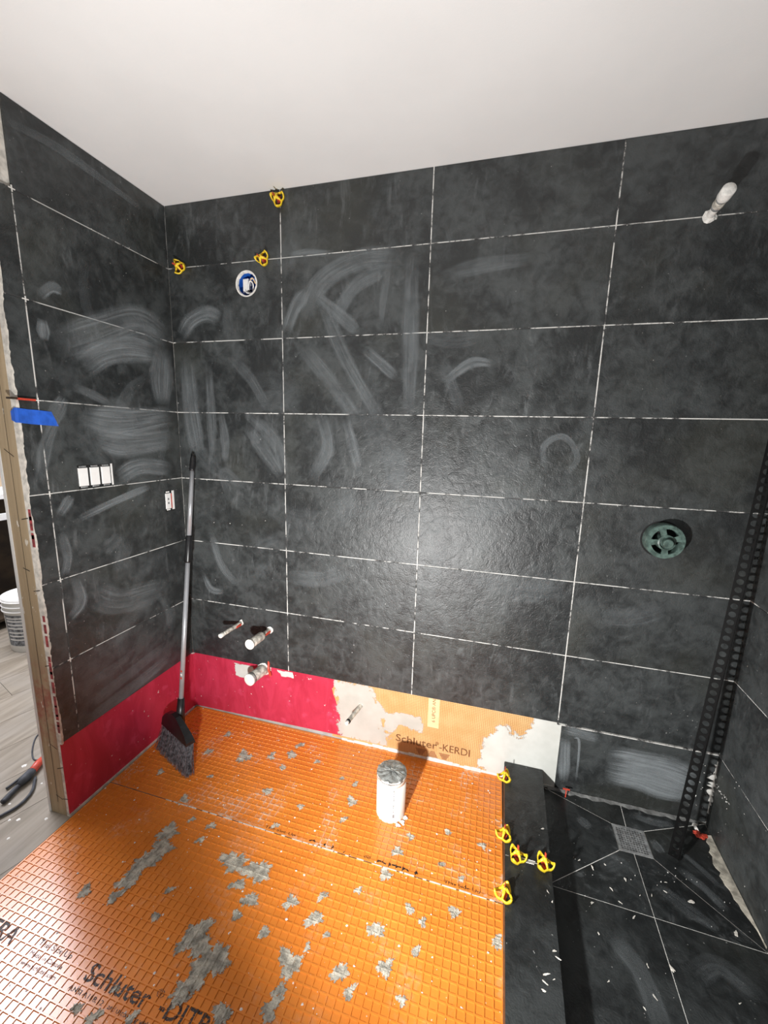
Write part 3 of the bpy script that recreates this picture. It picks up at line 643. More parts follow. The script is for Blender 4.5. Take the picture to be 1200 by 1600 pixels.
h_far = waffle(SEAM + 0.0012, MY1, 'waffle_sheet', 0.0)
h_near = waffle(MY0, SEAM - 0.0012, 'waffle_sheet', -0.0006)
mk('backing', boxv(MX0, MX1, MY0, MY1, -0.029, -0.0050), BOXF, 'edge', membrane)

def drape_text(s, x, y, cap, width, hf, clip, bold=0.0, res=0.0013, wear=0.1):
    vs, tr = text_tris(s, cap, bold, width); cell = {}
    for t in tr:
        (ax, ay), (bx, by), (cx, cy) = [vs[i] for i in t]
        den = (by - cy) * (ax - cx) + (cx - bx) * (ay - cy)
        if abs(den) < 1e-12: continue
        for i in range(int(min(ax, bx, cx) / res), int(max(ax, bx, cx) / res) + 1):
            for j in range(int(math.floor(min(ay, by, cy) / res)), int(max(ay, by, cy) / res) + 1):
                px, py = (i + 0.5) * res, (j + 0.5) * res
                l1 = ((by - cy) * (px - cx) + (cx - bx) * (py - cy)) / den; l2 = ((cy - ay) * (px - cx) + (ax - cx) * (py - cy)) / den
                if l1 >= 0 and l2 >= 0 and l1 + l2 <= 1: cell[(i, j)] = 1
    v = []; f = []
    for (i, j) in cell:
        X, Y = x + i * res, y + j * res
        if not clip(X, Y) or random.random() < wear: continue
        z = hf(X + res / 2, Y + res / 2) + 0.0005; k = len(v)
        v += [(X, Y, z), (X + res, Y, z), (X + res, Y + res, z), (X, Y + res, z)]; f.append((k, k + 1, k + 2, k + 3))
    if f: mk('printed_lettering', v, f, 'ink', membrane)
FAR = lambda x, y: y > SEAM + 0.003
NEAR = lambda x, y: x > MX0 + 0.002
drape_text('This Side Up', -0.445, -0.5000, 0.0125, 0.122, h_far, FAR)
drape_text('This Side Up', 0.226, -0.5000, 0.0125, 0.117, h_far, FAR)
drape_text('Schluter', -0.265, -0.5255, 0.036, 0.205, h_far, FAR, 0.02)
drape_text('®', -0.055, -0.5020, 0.016, 0.022, h_far, FAR)
drape_text('-DITRA', -0.028, -0.5255, 0.036, 0.180, h_far, FAR, 0.02)
for x0 in (-0.678, -1.375):
    drape_text('Schluter', x0, -1.0195, 0.0375, 0.205, h_near, NEAR, 0.02)
    drape_text('®', x0 + 0.212, -0.992, 0.016, 0.021, h_near, NEAR)
    drape_text('-DITRA', x0 + 0.240, -1.0195, 0.0375, 0.188, h_near, NEAR, 0.02)
drape_text('ANSI A118.12', -0.697, -1.0455, 0.0100, 0.115, h_near, NEAR, 0.01, 0.001)
drape_text('and uncoupling with', -0.565, -1.0455, 0.0100, 0.125, h_near, NEAR, 0.01, 0.001)
drape_text('This Side Up', -0.872, -0.9960, 0.0130, 0.120, h_near, NEAR)
drape_text('Made in Canada', -0.872, -1.0200, 0.0095, 0.118, h_near, NEAR, 0.0, 0.001)
drape_text('www.schluter.com', -0.874, -1.0420, 0.0095, 0.125, h_near, NEAR, 0.0, 0.001)

def patch(x, y, r, name='thinset_patch', parent=membrane, z0=0.0, mat='thin', tall=0.0035, stretch=1.0):
    n = 18; ph = random.random() * 6; a1, a2, a3 = [random.uniform(0.1, 0.35) for _ in range(3)]; st = stretch * random.uniform(0.65, 1.0); ro = random.random() * 3
    v = []; f = []
    for ring, (q, h) in enumerate(((1.0, -0.0012), (0.86, 0.35), (0.55, 0.8), (0.25, 1.0))):
        for i in range(n):
            t = 2 * math.pi * i / n
            rr = r * q * (1 + a1 * math.sin(2 * t + ph) + a2 * math.sin(3 * t + 2 * ph) + 0.5 * a3 * math.sin(7 * t + ph)) * (1 + random.uniform(-0.13, 0.13))
            dx, dy = math.cos(t) * rr, math.sin(t) * rr * st
            hz = z0 + (h if h < 0 else tall * h * random.uniform(0.1, 1.0))
            v.append((x + dx * math.cos(ro) - dy * math.sin(ro), y + dx * math.sin(ro) + dy * math.cos(ro), hz))
    for ring in range(3):
        for i in range(n):
            a = ring * n + i; b = ring * n + (i + 1) % n; f.append((a, b, b + n, a + n))
    f.append(tuple(3 * n + i for i in range(n)))
    return mk(name, v, f, mat, parent)
def fill_patch(x, y, r):
    """trowelled cement sunk into the waffle cells: a ragged draped film"""
    res = max(0.0019, r / 22); n = int(r * 1.7 / res) + 1; ph = random.random() * 6; a = [random.uniform(0.12, 0.3) for _ in range(3)]; st = random.uniform(0.6, 1.0); ro = random.choice([0.6, 0.9, 1.2])
    hf = h_far if y > SEAM else h_near
    rad = lambda t: r * (1 + a[0] * math.sin(2 * t + ph) + a[1] * math.sin(3 * t + 2 * ph) + 0.6 * a[2] * math.sin(7 * t + ph) + 0.12 * math.sin(13 * t + 3 * ph))
    vid = {}; v = []; f = []
    def V(i, j):
        if (i, j) not in vid:
            X, Y = x + i * res, y + j * res; vid[(i, j)] = len(v)
            v.append((X + random.uniform(-0.3, 0.3) * res, Y + random.uniform(-0.3, 0.3) * res, (h_far if Y > SEAM else h_near)(X, Y) * fl + 0.0006 + random.random() ** 2 * 0.0016))
        return vid[(i, j)]
    fl = random.uniform(0.6, 0.95)
    for i in range(-n, n):
        for j in range(-n, n):
            X, Y = (i + 0.5) * res, (j + 0.5) * res; u = X * math.cos(ro) + Y * math.sin(ro); w = (-X * math.sin(ro) + Y * math.cos(ro)) / st
            if math.hypot(u, w) < rad(math.atan2(w, u)) * random.uniform(0.86, 1.06) and MX0 < x + X < MX1 and y + Y < -0.002:
                f.append((V(i, j), V(i + 1, j), V(i + 1, j + 1), V(i, j + 1)))
    if f: mk('thinset_patch', v, f, 'thin', membrane)
for (x, y, r) in PATCHES: fill_patch(x, y, r * 0.92)
mb = MB()
for _ in range(420):
    x, y = random.uniform(MX0, MX1), random.uniform(-1.15, 0); r = random.choice([0.0012, 0.0018, 0.0025, 0.004])
    k = 5; hz = (h_far if y > SEAM else h_near)(x, y)
    P = [(x + math.cos(1.26 * i) * r * random.uniform(0.5, 1.3), y + math.sin(1.26 * i) * r * random.uniform(0.5, 1.3), hz) for i in range(k)] + [(x, y, hz + r * 0.6)]
    mb.add(P, [(i, (i + 1) % k, k) for i in range(k)])
mb.build('cement_crumbs', 'white', membrane, kind='stuff')
# strip of tan sealant along the seam
mb = MB(); xx = MX0 + 0.28
while xx < MX1 - 0.02:
    w = random.uniform(0.01, 0.05); mb.box(xx, xx + w, SEAM - 0.0018, SEAM + random.uniform(0.0005, 0.003), -0.003, 0.0006); xx += w + random.choice([0.004, 0.01, 0.03])
mb.build('seam_cement', 'edge', membrane, kind='stuff')
# ================================================================== shower floor
DZ = -0.009; PZ = 0.004
dA, dB, dC, dD = (0.828, -0.089), (0.939, -0.089), (0.939, -0.197), (0.828, -0.197)
BL, BR, FLc, FRc = (0.575, 0.002), (1.176, 0.002), (0.560, -0.408), (1.160, -0.424)
e0, e1, b0, b1, b2, b3 = (0.8795, 0.002), (0.8785, -0.089), (0.8755, -0.197), (0.869, -0.416), (0.862, -1.02), (0.855, -1.63)
floor_shower = struct('floor_shower', boxv(0.40, 1.30, -1.92, 0.009, -0.0299, -0.0200), BOXF, 'board')
def zfl(x, y): return DZ if (0.82 < x < 0.95 and -0.2 < y < -0.08) else PZ
def inset(poly, d):
    cx = sum(p[0] for p in poly) / len(poly); cy = sum(p[1] for p in poly) / len(poly); out = list(poly)
    n = len(poly); L = []
    for i in range(n):
        a, b = Vector(poly[i]), Vector(poly[(i + 1) % n]); t = (b - a).normalized(); nn = Vector((-t.y, t.x))
        if nn.dot(Vector((cx, cy)) - a) < 0: nn = -nn
        L.append((a + nn * d, t))
    res = []
    for i in range(n):
        p, t = L[i - 1]; q, s = L[i]; den = t.x * s.y - t.y * s.x
        k = ((q.x - p.x) * s.y - (q.y - p.y) * s.x) / den if abs(den) > 1e-9 else 0
        res.append(tuple(p + t * k))
    return res
for poly in ([BL, dA, e1, e0], [e0, e1, dB, BR], [BL, FLc, dD, dA], [dB, dC, FRc, BR], [dD, FLc, b1, b0], [b0, b1, FRc, dC],
             [FLc, (0.545, -1.02), b2, b1], [b1, b2, (1.140, -1.02), FRc], [(0.545, -1.02), (0.53, -1.63), b3, b2], [b2, b3, (1.12, -1.63), (1.140, -1.02)]):
    ins = inset(poly, 0.0013)
    zs = [zfl(*p) for p in poly]
    N = len(poly)
    v = [(x, y, -0.0199) for x, y in ins] + [(x, y, z) for (x, y), z in zip(ins, zs)]
    F = [tuple(range(N - 1, -1, -1)), tuple(range(N, 2 * N))] + [(i, (i + 1) % N, N + (i + 1) % N, N + i) for i in range(N)]
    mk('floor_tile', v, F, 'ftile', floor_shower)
    v = [(x, y, -0.0199) for x, y in poly] + [(x, y, z - 0.0010) for (x, y), z in zip(poly, zs)]
    mk('joint_bed', v, F, 'white', floor_shower)
# cove of thinset at the foot of the back wall and ragged cement on the right
mb = MB(); u = 0.60; pts = []
while u < 1.16:
    pts.append((u, 0.006 + random.uniform(-0.003, 0.007), 0.0075 + 0.003 * random.random())); u += 0.022
for (a, d1, h1), (b, d2, h2) in zip(pts, pts[1:]):
    mb.add([(a, 0.0, PZ - 0.004), (b, 0.0, PZ - 0.004), (b, -d2, PZ - 0.004), (a, -d1, PZ - 0.004), (a, 0.0, h1 + PZ), (b, 0.0, h2 + PZ), (b, -d2, PZ + 0.0006), (a, -d1, PZ + 0.0006)], BOXF)
mb.build('thinset_cove', 'cove', floor_shower)
rag = []
for i in range(26):
    t = i / 25; y = -0.05 - 0.36 * t; w = 0.034 * math.sin(math.pi * min(1, 0.16 + t * 0.95)) * random.uniform(0.75, 1.1) + 0.002
    rag.append((y, 1.1762 + y * math.sin(A_R) - 0.001, w))
mb = MB()
for (y1, x1, w1), (y2, x2, w2) in zip(rag, rag[1:]):
    mb.add([(x1 - w1, y1, 0.002), (x1, y1, 0.002), (x2, y2, 0.002), (x2 - w2, y2, 0.002), (x1 - w1, y1, 0.0046), (x1, y1, 0.008), (x2, y2, 0.008), (x2 - w2, y2, 0.0046)], [tuple(reversed(q)) for q in BOXF])
mb.build('thinset_cove', 'thin', floor_shower)
for (x, y, r) in FSPECKS: patch(x, y, r * 0.55, 'cement_splash', floor_shower, PZ, 'edge', 0.0008, 0.45)
mb = MB()
for _ in range(70):
    x, y = random.uniform(0.60, 1.13), random.uniform(-1.0, -0.22); r = random.choice([0.001, 0.0014, 0.002])
    P = [(x + math.cos(1.26 * i) * r * random.uniform(0.4, 1.4), y + math.sin(1.26 * i) * r * random.uniform(0.4, 1.4), PZ - 0.002) for i in range(5)] + [(x, y, PZ + r * 0.5)]
    mb.add(P, [(i, (i + 1) % 5, 5) for i in range(5)])
mb.build('cement_crumbs', 'white', floor_shower, kind='stuff')
patch(1.128, -0.052, 0.016, 'red_paint_smear', floor_shower, 0.004, 'redp', 0.004); patch(1.146, -0.060, 0.014, 'red_paint_smear', floor_shower, 0.006, 'redp', 0.003)
patch(1.135, -0.018, 0.014, 'cement_splash', floor_shower, 0.004, 'white', 0.006)
# ---- haze on the shower floor
def fhaze(path, width, alpha, k):
    fr = type('F', (), {'p': staticmethod(lambda u, z, n: (u, z, PZ + 0.0008 + n))})
    return haze(fr, floor_shower, path, width, alpha, k, (0.58, 1.15, -1.6, -0.01))
for k, (p, w, a) in enumerate([([(1.0, -0.22), (1.06, -0.27), (1.10, -0.33)], 0.03, .5), ([(1.02, -0.14), (1.07, -0.19), (1.12, -0.26)], 0.02, .45), ([(0.95, -0.13), (0.97, -0.18)], 0.03, .6), ([(0.70, -0.11), (0.74, -0.15)], 0.035, .4), ([(0.90, -0.30), (0.98, -0.36), (1.05, -0.40)], 0.04, .3),
        ([(0.74, -0.30), (0.80, -0.26), (0.84, -0.28)], 0.05, .25), ([(0.72, -0.50), (0.78, -0.58), (0.80, -0.70)], 0.05, .3), ([(0.92, -0.55), (1.0, -0.50), (1.08, -0.55)], 0.05, .25), ([(0.95, -0.62), (1.02, -0.70), (1.04, -0.78)], 0.04, .3), ([(0.90, -0.04), (0.98, -0.05), (1.06, -0.04)], 0.03, .5)]): fhaze(p, w * 1.3, a * 0.6, k)

# ---- square floor drain
dr = thing('floor_drain', 'square stainless steel drain grate set in the shower floor tiles', 'drain', (0.8835, -0.143, DZ))
us = []; c0 = 0.8295; S = 0.1080; NH = 10; bd = 0.0085; pit = (S - 2 * bd) / NH
us = [0.0]
for i in range(NH): us += [bd + i * pit + 0.0011, bd + (i + 1) * pit - 0.0011]
us += [S]
fz = type('F', (), {'p': staticmethod(lambda a, b, n: (c0 + a, -0.197 + b, DZ + n))})
v, f = Frame.cells(fz, us, us, lambda i, j: i % 2 == 1 and j % 2 == 1, -0.004, 0.0015)
mk('grate', v, f, 'steel', dr)
mk('sump', boxv(c0 + 0.002, c0 + S - 0.002, -0.195, -0.091, -0.0198, DZ - 0.0075), BOXF, 'dark', dr)
mb = MB(); mb.tube([(0.8835, -0.143, DZ + 0.001), (0.8835, -0.143, DZ + 0.004)], 0.0055, 14); mb.build('screw', 'steel', dr)

# ================================================================== curb
CZ = 0.083
cl = lambda y: 0.4195 + 0.011 * y
cr = lambda y: 0.5727 + 0.028 * y
curb = thing('shower_curb', 'raised dark tiled curb between the orange floor and the shower', 'curb', (0.49, -0.9, -0.02))
def cquad(x0, x1, ya, yb, z0, z1):
    return [(x0(ya), ya, z0), (x1(ya), ya, z0), (x1(yb), yb, z0), (x0(yb), yb, z0), (x0(ya), ya, z1), (x1(ya), ya, z1), (x1(yb), yb, z1), (x0(yb), yb, z1)]
mk('core', cquad(lambda y: cl(y) + 0.011, lambda y: cr(y) - 0.011, -1.9, -0.0005, -0.0195, CZ - 0.0095), BOXF, 'board', curb)
for (ya, yb) in ((-0.4155, -0.0008), (-1.02, -0.4195), (-1.63, -1.0235)):
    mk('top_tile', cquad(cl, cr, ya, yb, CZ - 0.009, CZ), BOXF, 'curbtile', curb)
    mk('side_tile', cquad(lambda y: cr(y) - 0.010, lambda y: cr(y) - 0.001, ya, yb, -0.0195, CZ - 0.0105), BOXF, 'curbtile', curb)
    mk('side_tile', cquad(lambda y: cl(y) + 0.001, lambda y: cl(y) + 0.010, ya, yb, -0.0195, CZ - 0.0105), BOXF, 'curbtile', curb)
mk('joint', cquad(lambda y: cl(y) + 0.003, lambda y: cr(y) - 0.003, -0.4195, -0.4155, CZ - 0.009, CZ - 0.0012), BOXF, 'joint', curb)
mb = MB(); mb.box(0.470, 0.512, -0.4140, -0.4115, CZ, CZ + 0.0008); mb.box(0.474, 0.508, -0.4240, -0.4215, CZ, CZ + 0.0008); mb.build('cement_smear', 'white', curb)
for (x, y, r) in CSPECKS: patch(x, y, r * 0.8, 'cement_splash', curb, CZ, 'edge', 0.0008, 0.4)

# ================================================================== perforated steel angle leaning in the shower corner
Aa = Vector((0.989, -0.174, 0.0035)); Bb = Vector((1.118, -0.036, 1.50))
ax = (Bb - Aa).normalized(); e1v = Vector((0.9, -0.43, 0)); e1v = (e1v - ax * e1v.dot(ax)).normalized(); e2v = ax.cross(e1v); e2v = e2v if e2v.y > 0 else -e2v
angle = thing('perforated_angle', 'long black perforated steel angle leaning in the shower corner', 'steel angle', tuple(Aa))
LEN = (Bb - Aa).length; WID = 0.0345; HR = 0.0098; PCH = 0.0277; TH = 0.0018
def flange(e, nrm, name):
    mb = MB(); n = int(LEN / PCH); st = LEN / n; K = 16
    for i in range(n):
        cu = WID / 2 - 0.001; cw = (i + 0.5) * st
        A_ = sorted(set([round(2 * math.pi * k / K + 0.001, 6) for k in range(K)] + [round(math.atan2(b, a) % (2 * math.pi), 6) for a in (-cu, WID - cu) for b in (-st / 2, st / 2)]))
        N = len(A_); v = []
        for d in (0, TH):
            for t in A_:
                c, s = math.cos(t), math.sin(t)
                q = min(((WID - cu) if c > 0 else -cu) / c if abs(c) > 1e-9 else 9, ((st / 2) if s > 0 else -st / 2) / s if abs(s) > 1e-9 else 9)
                v.append(Aa + e * (cu + c * HR) + ax * (cw + s * HR) + nrm * d); v.append(Aa + e * (cu + c * q) + ax * (cw + s * q) + nrm * d)
        f = []
        for i2 in range(N):
            j = (i2 + 1) % N; o = 2 * N
            f += [(o + 2 * i2, o + 2 * i2 + 1, o + 2 * j + 1, o + 2 * j), (2 * i2, 2 * j, 2 * j + 1, 2 * i2 + 1), (2 * i2, o + 2 * i2, o + 2 * j, 2 * j), (2 * i2 + 1, 2 * j + 1, o + 2 * j + 1, o + 2 * i2 + 1)]
        mb.add(v, f)
    return mb.build(name, 'blkmetal', angle)
flange(e1v, e2v, 'flange')
Aa0 = Aa.copy(); Aa = Aa0 + e1v * (WID - TH); flange(e2v, -e1v, 'flange'); Aa = Aa0

# ================================================================== tile levelling clips
def clip(loc, axis, spin, label, red_h=0.040, group='tile levelling caps'):
    root = thing('levelling_clip', label, 'tile clip', tuple(loc), group)
    z = Vector(axis).normalized(); x = z.orthogonal().normalized(); y = z.cross(x)
    X = x * math.cos(spin) + y * math.sin(spin); Y = z.cross(X); o = Vector(loc)
    T = lambda a, b, c: o + X * a + Y * b + z * c
    N = 48; v = []; f = []
    for i in range(N):
        t = 2 * math.pi * i / N; R = 0.0255 + 0.0055 * math.cos(3 * t); up = 0.0105 + 0.013 * max(0, math.cos(3 * t)) ** 2; lo = 0.0015 + 0.006 * max(0, math.cos(3 * t))
        c, s = math.cos(t), math.sin(t)
        for (r, h) in ((R - 0.0045, lo), (R, lo), (R + 0.001, up), (R - 0.0035, up)): v.append(T(c * r, s * r, h))
    for i in range(N):
        j = (i + 1) % N
        for q in range(4): f.append((4 * i + q, 4 * i + (q + 1) % 4, 4 * j + (q + 1) % 4, 4 * j + q))
    mk('cap_ring', v, f, 'yellow', root, True)
    for k in range(3):
        t = math.pi / 3 + k * 2 * math.pi / 3; mb = MB()
        mb.tube([T(math.cos(t) * r, math.sin(t) * r, h) for r, h in ((0.0205, 0.006), (0.013, 0.0145), (0.003, 0.027))], [0.0032, 0.0036, 0.006], 8); mb.build('spoke', 'yellow', root, True)
    mb = MB(); mb.tube([T(0, 0, 0.020), T(0, 0, 0.028), T(0, 0, 0.033)], [0.0075, 0.0065, 0.0045], 12); mb.build('hub', 'yellow', root, True)
    bx = lambda a0, a1, b0_, b1_, c0_, c1_: [T(*p) for p in boxv(a0, a1, b0_, b1_, c0_, c1_)]
    mb = MB(); mb.add(bx(-0.0032, 0.0032, -0.0012, 0.0012, 0.0002, red_h + 0.010), BOXF); mb.build('stem', 'redp', root)
    mb = MB(); mb.add(bx(-0.012, 0.012, -0.008, 0.008, 0.0002, 0.0018), BOXF); mb.build('base_plate', 'redp', root)
    return root
UPZ = CZ + 0.0003
clip((0.4185, -0.094, UPZ), (0, 0, 1), 0.5, 'yellow levelling cap on the curb edge nearest the back wall', 0.045)
clip((0.4140, -0.352, UPZ), (0, 0, 1), 0.4, 'yellow levelling cap on the curb edge just beyond the curb joint')
clip((0.4550, -0.4175, UPZ), (0, 0, 1), 1.35, 'yellow levelling cap standing on the curb joint toward the orange floor')
clip((0.5400, -0.4175, UPZ), (0, 0, 1), 1.25, 'yellow levelling cap on the curb joint at the shower side')
clip((0.4110, -0.549, UPZ), (0, 0, 1), 0.45, 'yellow levelling cap on the curb edge closest to the viewer')
clip((-1.098, -0.0008, H(1)), (0, -1, 0.0), 0.3, 'yellow levelling cap on the back wall by the left corner')
clip((-0.690, -0.0008, H(1)), (0, -1, 0.0), 1.2, 'yellow levelling cap on the wall joint above the round electrical box')
clip((-0.616, -0.0008, 2.364), (0, -1, 0.0), 0.8, 'yellow levelling cap up against the ceiling on the back wall')
# bare red clip tails
tl = thing('clip_tail', 'red plastic T-shaped clip tail standing in the shower floor joint', 'tile clip', (0.668, -0.028, PZ))
mb = MB(); mb.box(0.666, 0.670, -0.0290, -0.0270, PZ + 0.0002, PZ + 0.036); mb.build('stem', 'redp', tl)
mb = MB(); mb.box(0.655, 0.681, -0.0300, -0.0260, PZ + 0.036, PZ + 0.041); mb.build('crossbar', 'redp', tl)
tl = thing('clip_tail', 'flat red plastic clip tail poking from the left wall above the blue tape', 'tile clip', (XL, -0.66, H(3)))
mb = MB(); mb.add(*FLW.box(-0.673, -0.620, H(3) - 0.003, H(3) + 0.003, 0.0002, 0.0085)); mb.build('stem', 'redp', tl)
mb = MB(); mb.add(*FLW.box(-0.693, -0.6735, H(3) - 0.002, H(3) + 0.004, -0.010, 0.010)); mb.build('foot', 'brown', tl)

# ================================================================== broom
broom = thing('broom', 'grey-handled angle broom with dark bristles leaning in the left corner', 'broom', (-1.0, -0.34, 0))
hA, hB = Vector((-1.009, -0.275, 0.195)), Vector((-1.073, -0.024, 1.348)); HT = lambda t: hA + (hB - hA) * t
mb = MB(); mb.tube([HT(0), HT(0.60)], 0.0105, 18); mb.build('handle', 'alu', broom, True)
mb = MB(); mb.tube([HT(0.675), HT(0.955)], 0.0098, 18); mb.build('handle', 'alu', broom, True)
mb = MB(); mb.tube([HT(0.575), HT(0.58), HT(0.675), HT(0.68)], [0.0125, 0.0145, 0.0145, 0.0125], 18); mb.build('collar', 'black', broom, True)
mb = MB(); mb.tube([HT(0.935), HT(0.94), HT(0.985), HT(0.99), HT(0.998)], [0.0125, 0.0132, 0.0118, 0.0085, 0.008], 18); mb.build('grip', 'black', broom, True)
ed = Vector((0.224, -0.099, 0)).normalized(); en = Vector((-ed.y, ed.x, 0)); hc = Vector((-1.001, -0.307, 0))
prof = [(-0.122, 0.112), (-0.116, 0.150), (-0.085, 0.182), (-0.030, 0.204), (0.012, 0.204), (0.055, 0.186), (0.100, 0.160), (0.121, 0.138), (0.123, 0.126)]
mb = MB(); N = len(prof)
def capth(z): return 0.021 - 0.010 * (z - 0.112) / 0.09
v = []
for s in (-1, 1):
    for (a, z) in prof: v.append(hc + ed * a + en * (s * capth(z)) + Vector((0, 0.0, z)))
f = [tuple(range(N)), tuple(range(2 * N - 1, N - 1, -1))] + [(i, N + i, N + (i + 1) % N, (i + 1) % N) for i in range(N)]
mb.add(v, f); mb.build('head', 'black', broom)
mb = MB(); mb.tube([HT(-0.06), HT(0.0), HT(0.055)], [0.022, 0.019, 0.0145], 16); mb.build('socket', 'black', broom, True)
mb = MB(); f0, f1 = Vector((-1.137, -0.288, 0.001)), Vector((-0.870, -0.393, 0.001))
for i in range(950):
    t = random.random(); a = -0.120 + 0.24 * t; top = hc + ed * a + en * random.uniform(-0.018, 0.018) + Vector((0, 0, 0.114 + 0.014 * t))
    bt = f0 + (f1 - f0) * (t + random.gauss(0, 0.005)) + en * random.uniform(-0.02, 0.02); bt.x = max(bt.x, XL + 0.003); bt.z = random.uniform(0.0015, 0.007)
    w = random.uniform(0.0008, 0.0014); d1 = ed * w; d2 = en * w
    mb.add([top - d1, top + d1, top + d2, bt - d1 * 0.7, bt + d1 * 0.7, bt + d2 * 0.7], [(0, 1, 4, 3), (1, 2, 5, 4), (2, 0, 3, 5), (3, 4, 5)])
mb.build('bristles', 'bristle', broom, kind='stuff')
for k in range(3):
    p = HT(0.135 + k * 0.013) + Vector((0.002, -0.0102, 0)); mb = MB(); mb.box(p.x - 0.003, p.x + 0.004, p.y - 0.0008, p.y + 0.0012, p.z - 0.005, p.z + 0.005); mb.build('sticker', 'redp' if k != 1 else 'device', broom)

# ================================================================== pipes
def lathe(pts, c, n=32):
    """pts = (radius, z) about a vertical axis through c"""
    v = []; f = []
    for (r, z) in pts:
        for i in range(n): t = 2 * math.pi * i / n; v.append((c[0] + r * math.cos(t), c[1] + r * math.sin(t), c[2] + z))
    for k in range(len(pts) - 1):
        for i in range(n): j = (i + 1) % n; f.append((k * n + i, k * n + j, (k + 1) * n + j, (k + 1) * n + i))
    f.append(tuple((len(pts) - 1) * n + i for i in range(n))); return v, f
pc = (-0.012, -0.290, 0.0)
fp = thing('floor_drain_pipe', 'white plastic drain pipe stub rising from the orange floor, top taped', 'pipe', (pc[0], pc[1], 0))
mk('pipe', *lathe([(0.0570, -0.004), (0.0570, 0.150)], pc), 'pvc', fp, True)
mk('coupling', *lathe([(0.0570, 0.150), (0.0582, 0.1505), (0.0582, 0.174), (0.0565, 0.1755)], pc), 'pvc', fp, True)
n = 32; v = []; f = []
for k, (r, h) in enumerate(((0.0586, 0.168), (0.0578, 0.1765), (0.044, 0.1785), (0.024, 0.180), (0.008, 0.181))):
    for i in range(n):
        t = 2 * math.pi * i / n; q = random.uniform(-0.002, 0.002)
        v.append((pc[0] + (r + (q if 0 < k < 4 else 0.0)) * math.cos(t), pc[1] + r * math.sin(t), h + (random.uniform(-0.004, 0.001) if k == 0 else q)))
for k in range(4):
    for i in range(n): j = (i + 1) % n; f.append((k * n + i, k * n + j, (k + 1) * n + j, (k + 1) * n + i))
f.append(tuple(4 * n + i for i in range(n))); mk('tape_cover', v, f, 'duct', fp)
def pipe_mark(t0, z0, z1, w):
    r = 0.0574; vv = []
    for t in (t0 - w, t0 + w):
        for z in (z0, z1): vv.append((pc[0] + r * math.cos(t), pc[1] + r * math.sin(t), z))
    return vv, [(0, 2, 3, 1)]
mb = MB(); z = 0.142
while z > 0.045: h = random.uniform(0.002, 0.006); mb.add(*pipe_mark(-1.15 + random.uniform(-0.015, 0.015), z - h, z, 0.035)); z -= h + random.uniform(0.002, 0.006)
mb.add(*pipe_mark(-1.15, 0.022, 0.036, 0.06)); z = 0.115
while z > 0.06: h = random.uniform(0.002, 0.004); mb.add(*pipe_mark(-2.35, z - h, z, 0.03)); z -= h + 0.003
mb.build('printed_marks', 'label', fp, kind='stuff')
for (x, y, r) in ((0.045, -0.330, 0.012), (0.052, -0.308, 0.010), (0.030, -0.345, 0.010)): patch(x, y, r, 'cement_splash', fp, 0.001, 'white', 0.006)

def stub(name, label, base, tip, segs, lump=0.018, red=False, seedn=0):
    b, t = Vector(base), Vector(tip); P = lambda k: b + (t - b) * k
    root = thing(name, label, 'pipe', base)
    for (nm, k0, k1, r, mt) in segs:
        mb = MB(); mb.tube([P(k0), P(k0) + (P(k1) - P(k0)) * 0.06, P(k0) + (P(k1) - P(k0)) * 0.94, P(k1)], [r * 0.94, r, r, r * 0.93], 18); mb.build(nm, mt, root, True)
    v = []; f = []; n = 14
    for k, (rr, hh) in enumerate(((1.0, 0.0), (0.95, 0.35), (0.6, 0.75), (0.45, 1.0))):
        for i in range(n):
            a = 2 * math.pi * i / n; r = lump * rr * random.uniform(0.8, 1.25); v.append((b.x + r * math.cos(a), b.y - 0.0002 - hh * lump * 0.6, b.z + r * math.sin(a) * random.uniform(0.85, 1.15)))
    for k in range(3):
        for i in range(n): j = (i + 1) % n; f.append((k * n + i, k * n + j, (k + 1) * n + j, (k + 1) * n + i))
    mk('thinset_collar', v, f, 'white', root)
    if red:
        mb = MB(); q = P(0.12); mb.tube([P(0.10) + Vector((0.004, 0, -0.002)), P(0.32) + Vector((0.004, 0, -0.002))], [red, red * 0.9], 10); mb.build('red_sealant', 'redp', root)
    return root
stub('supply_stub', 'thin capped water pipe stub left of the other two under-sink pipes', (-0.867, 0, 0.529), (-0.872, -0.155, 0.533), [('pipe', 0, 0.86, 0.0095, 'pipe'), ('band', 0.85, 0.875, 0.0085, 'dark'), ('cap', 0.87, 1.0, 0.0105, 'cap')], 0.014, 0.0085)
stub('supply_stub', 'water pipe stub with a wide white cap right of the thin one', (-0.707, 0, 0.517), (-0.716, -0.160, 0.520), [('pipe', 0, 0.6, 0.0105, 'pipe'), ('sleeve', 0.42, 0.99, 0.0205, 'pipe'), ('cap', 0.96, 1.005, 0.0232, 'cap')], 0.016, 0.0095)
stub('drain_stub', 'fat grey drain pipe stub with white cap on the red wall', (-0.747, TT - 0.001, 0.300), (-0.764, -0.105, 0.301), [('pipe', 0, 0.93, 0.0265, 'pipe'), ('band', 0.80, 0.90, 0.0285, 'duct'), ('cap', 0.90, 1.0, 0.0290, 'cap')], 0.034)
mb = MB(); mb.tube([(-0.722, 0.004, 0.345), (-0.715, -0.012, 0.315), (-0.708, -0.006, 0.275)], 0.006, 8); o = mb.build('red_sealant', 'redp', bpy.data.objects['drain_stub'])
stub('toilet_supply_stub', 'short dark grey pipe stub on the pale membrane beside the red paint', (-0.240, TT - 0.001, 0.204), (-0.261, -0.132, 0.206), [('pipe', 0, 0.9, 0.0098, 'pipe'), ('band', 0.84, 0.9, 0.0106, 'dark'), ('tip', 0.9, 1.0, 0.0078, 'cap')], 0.010)
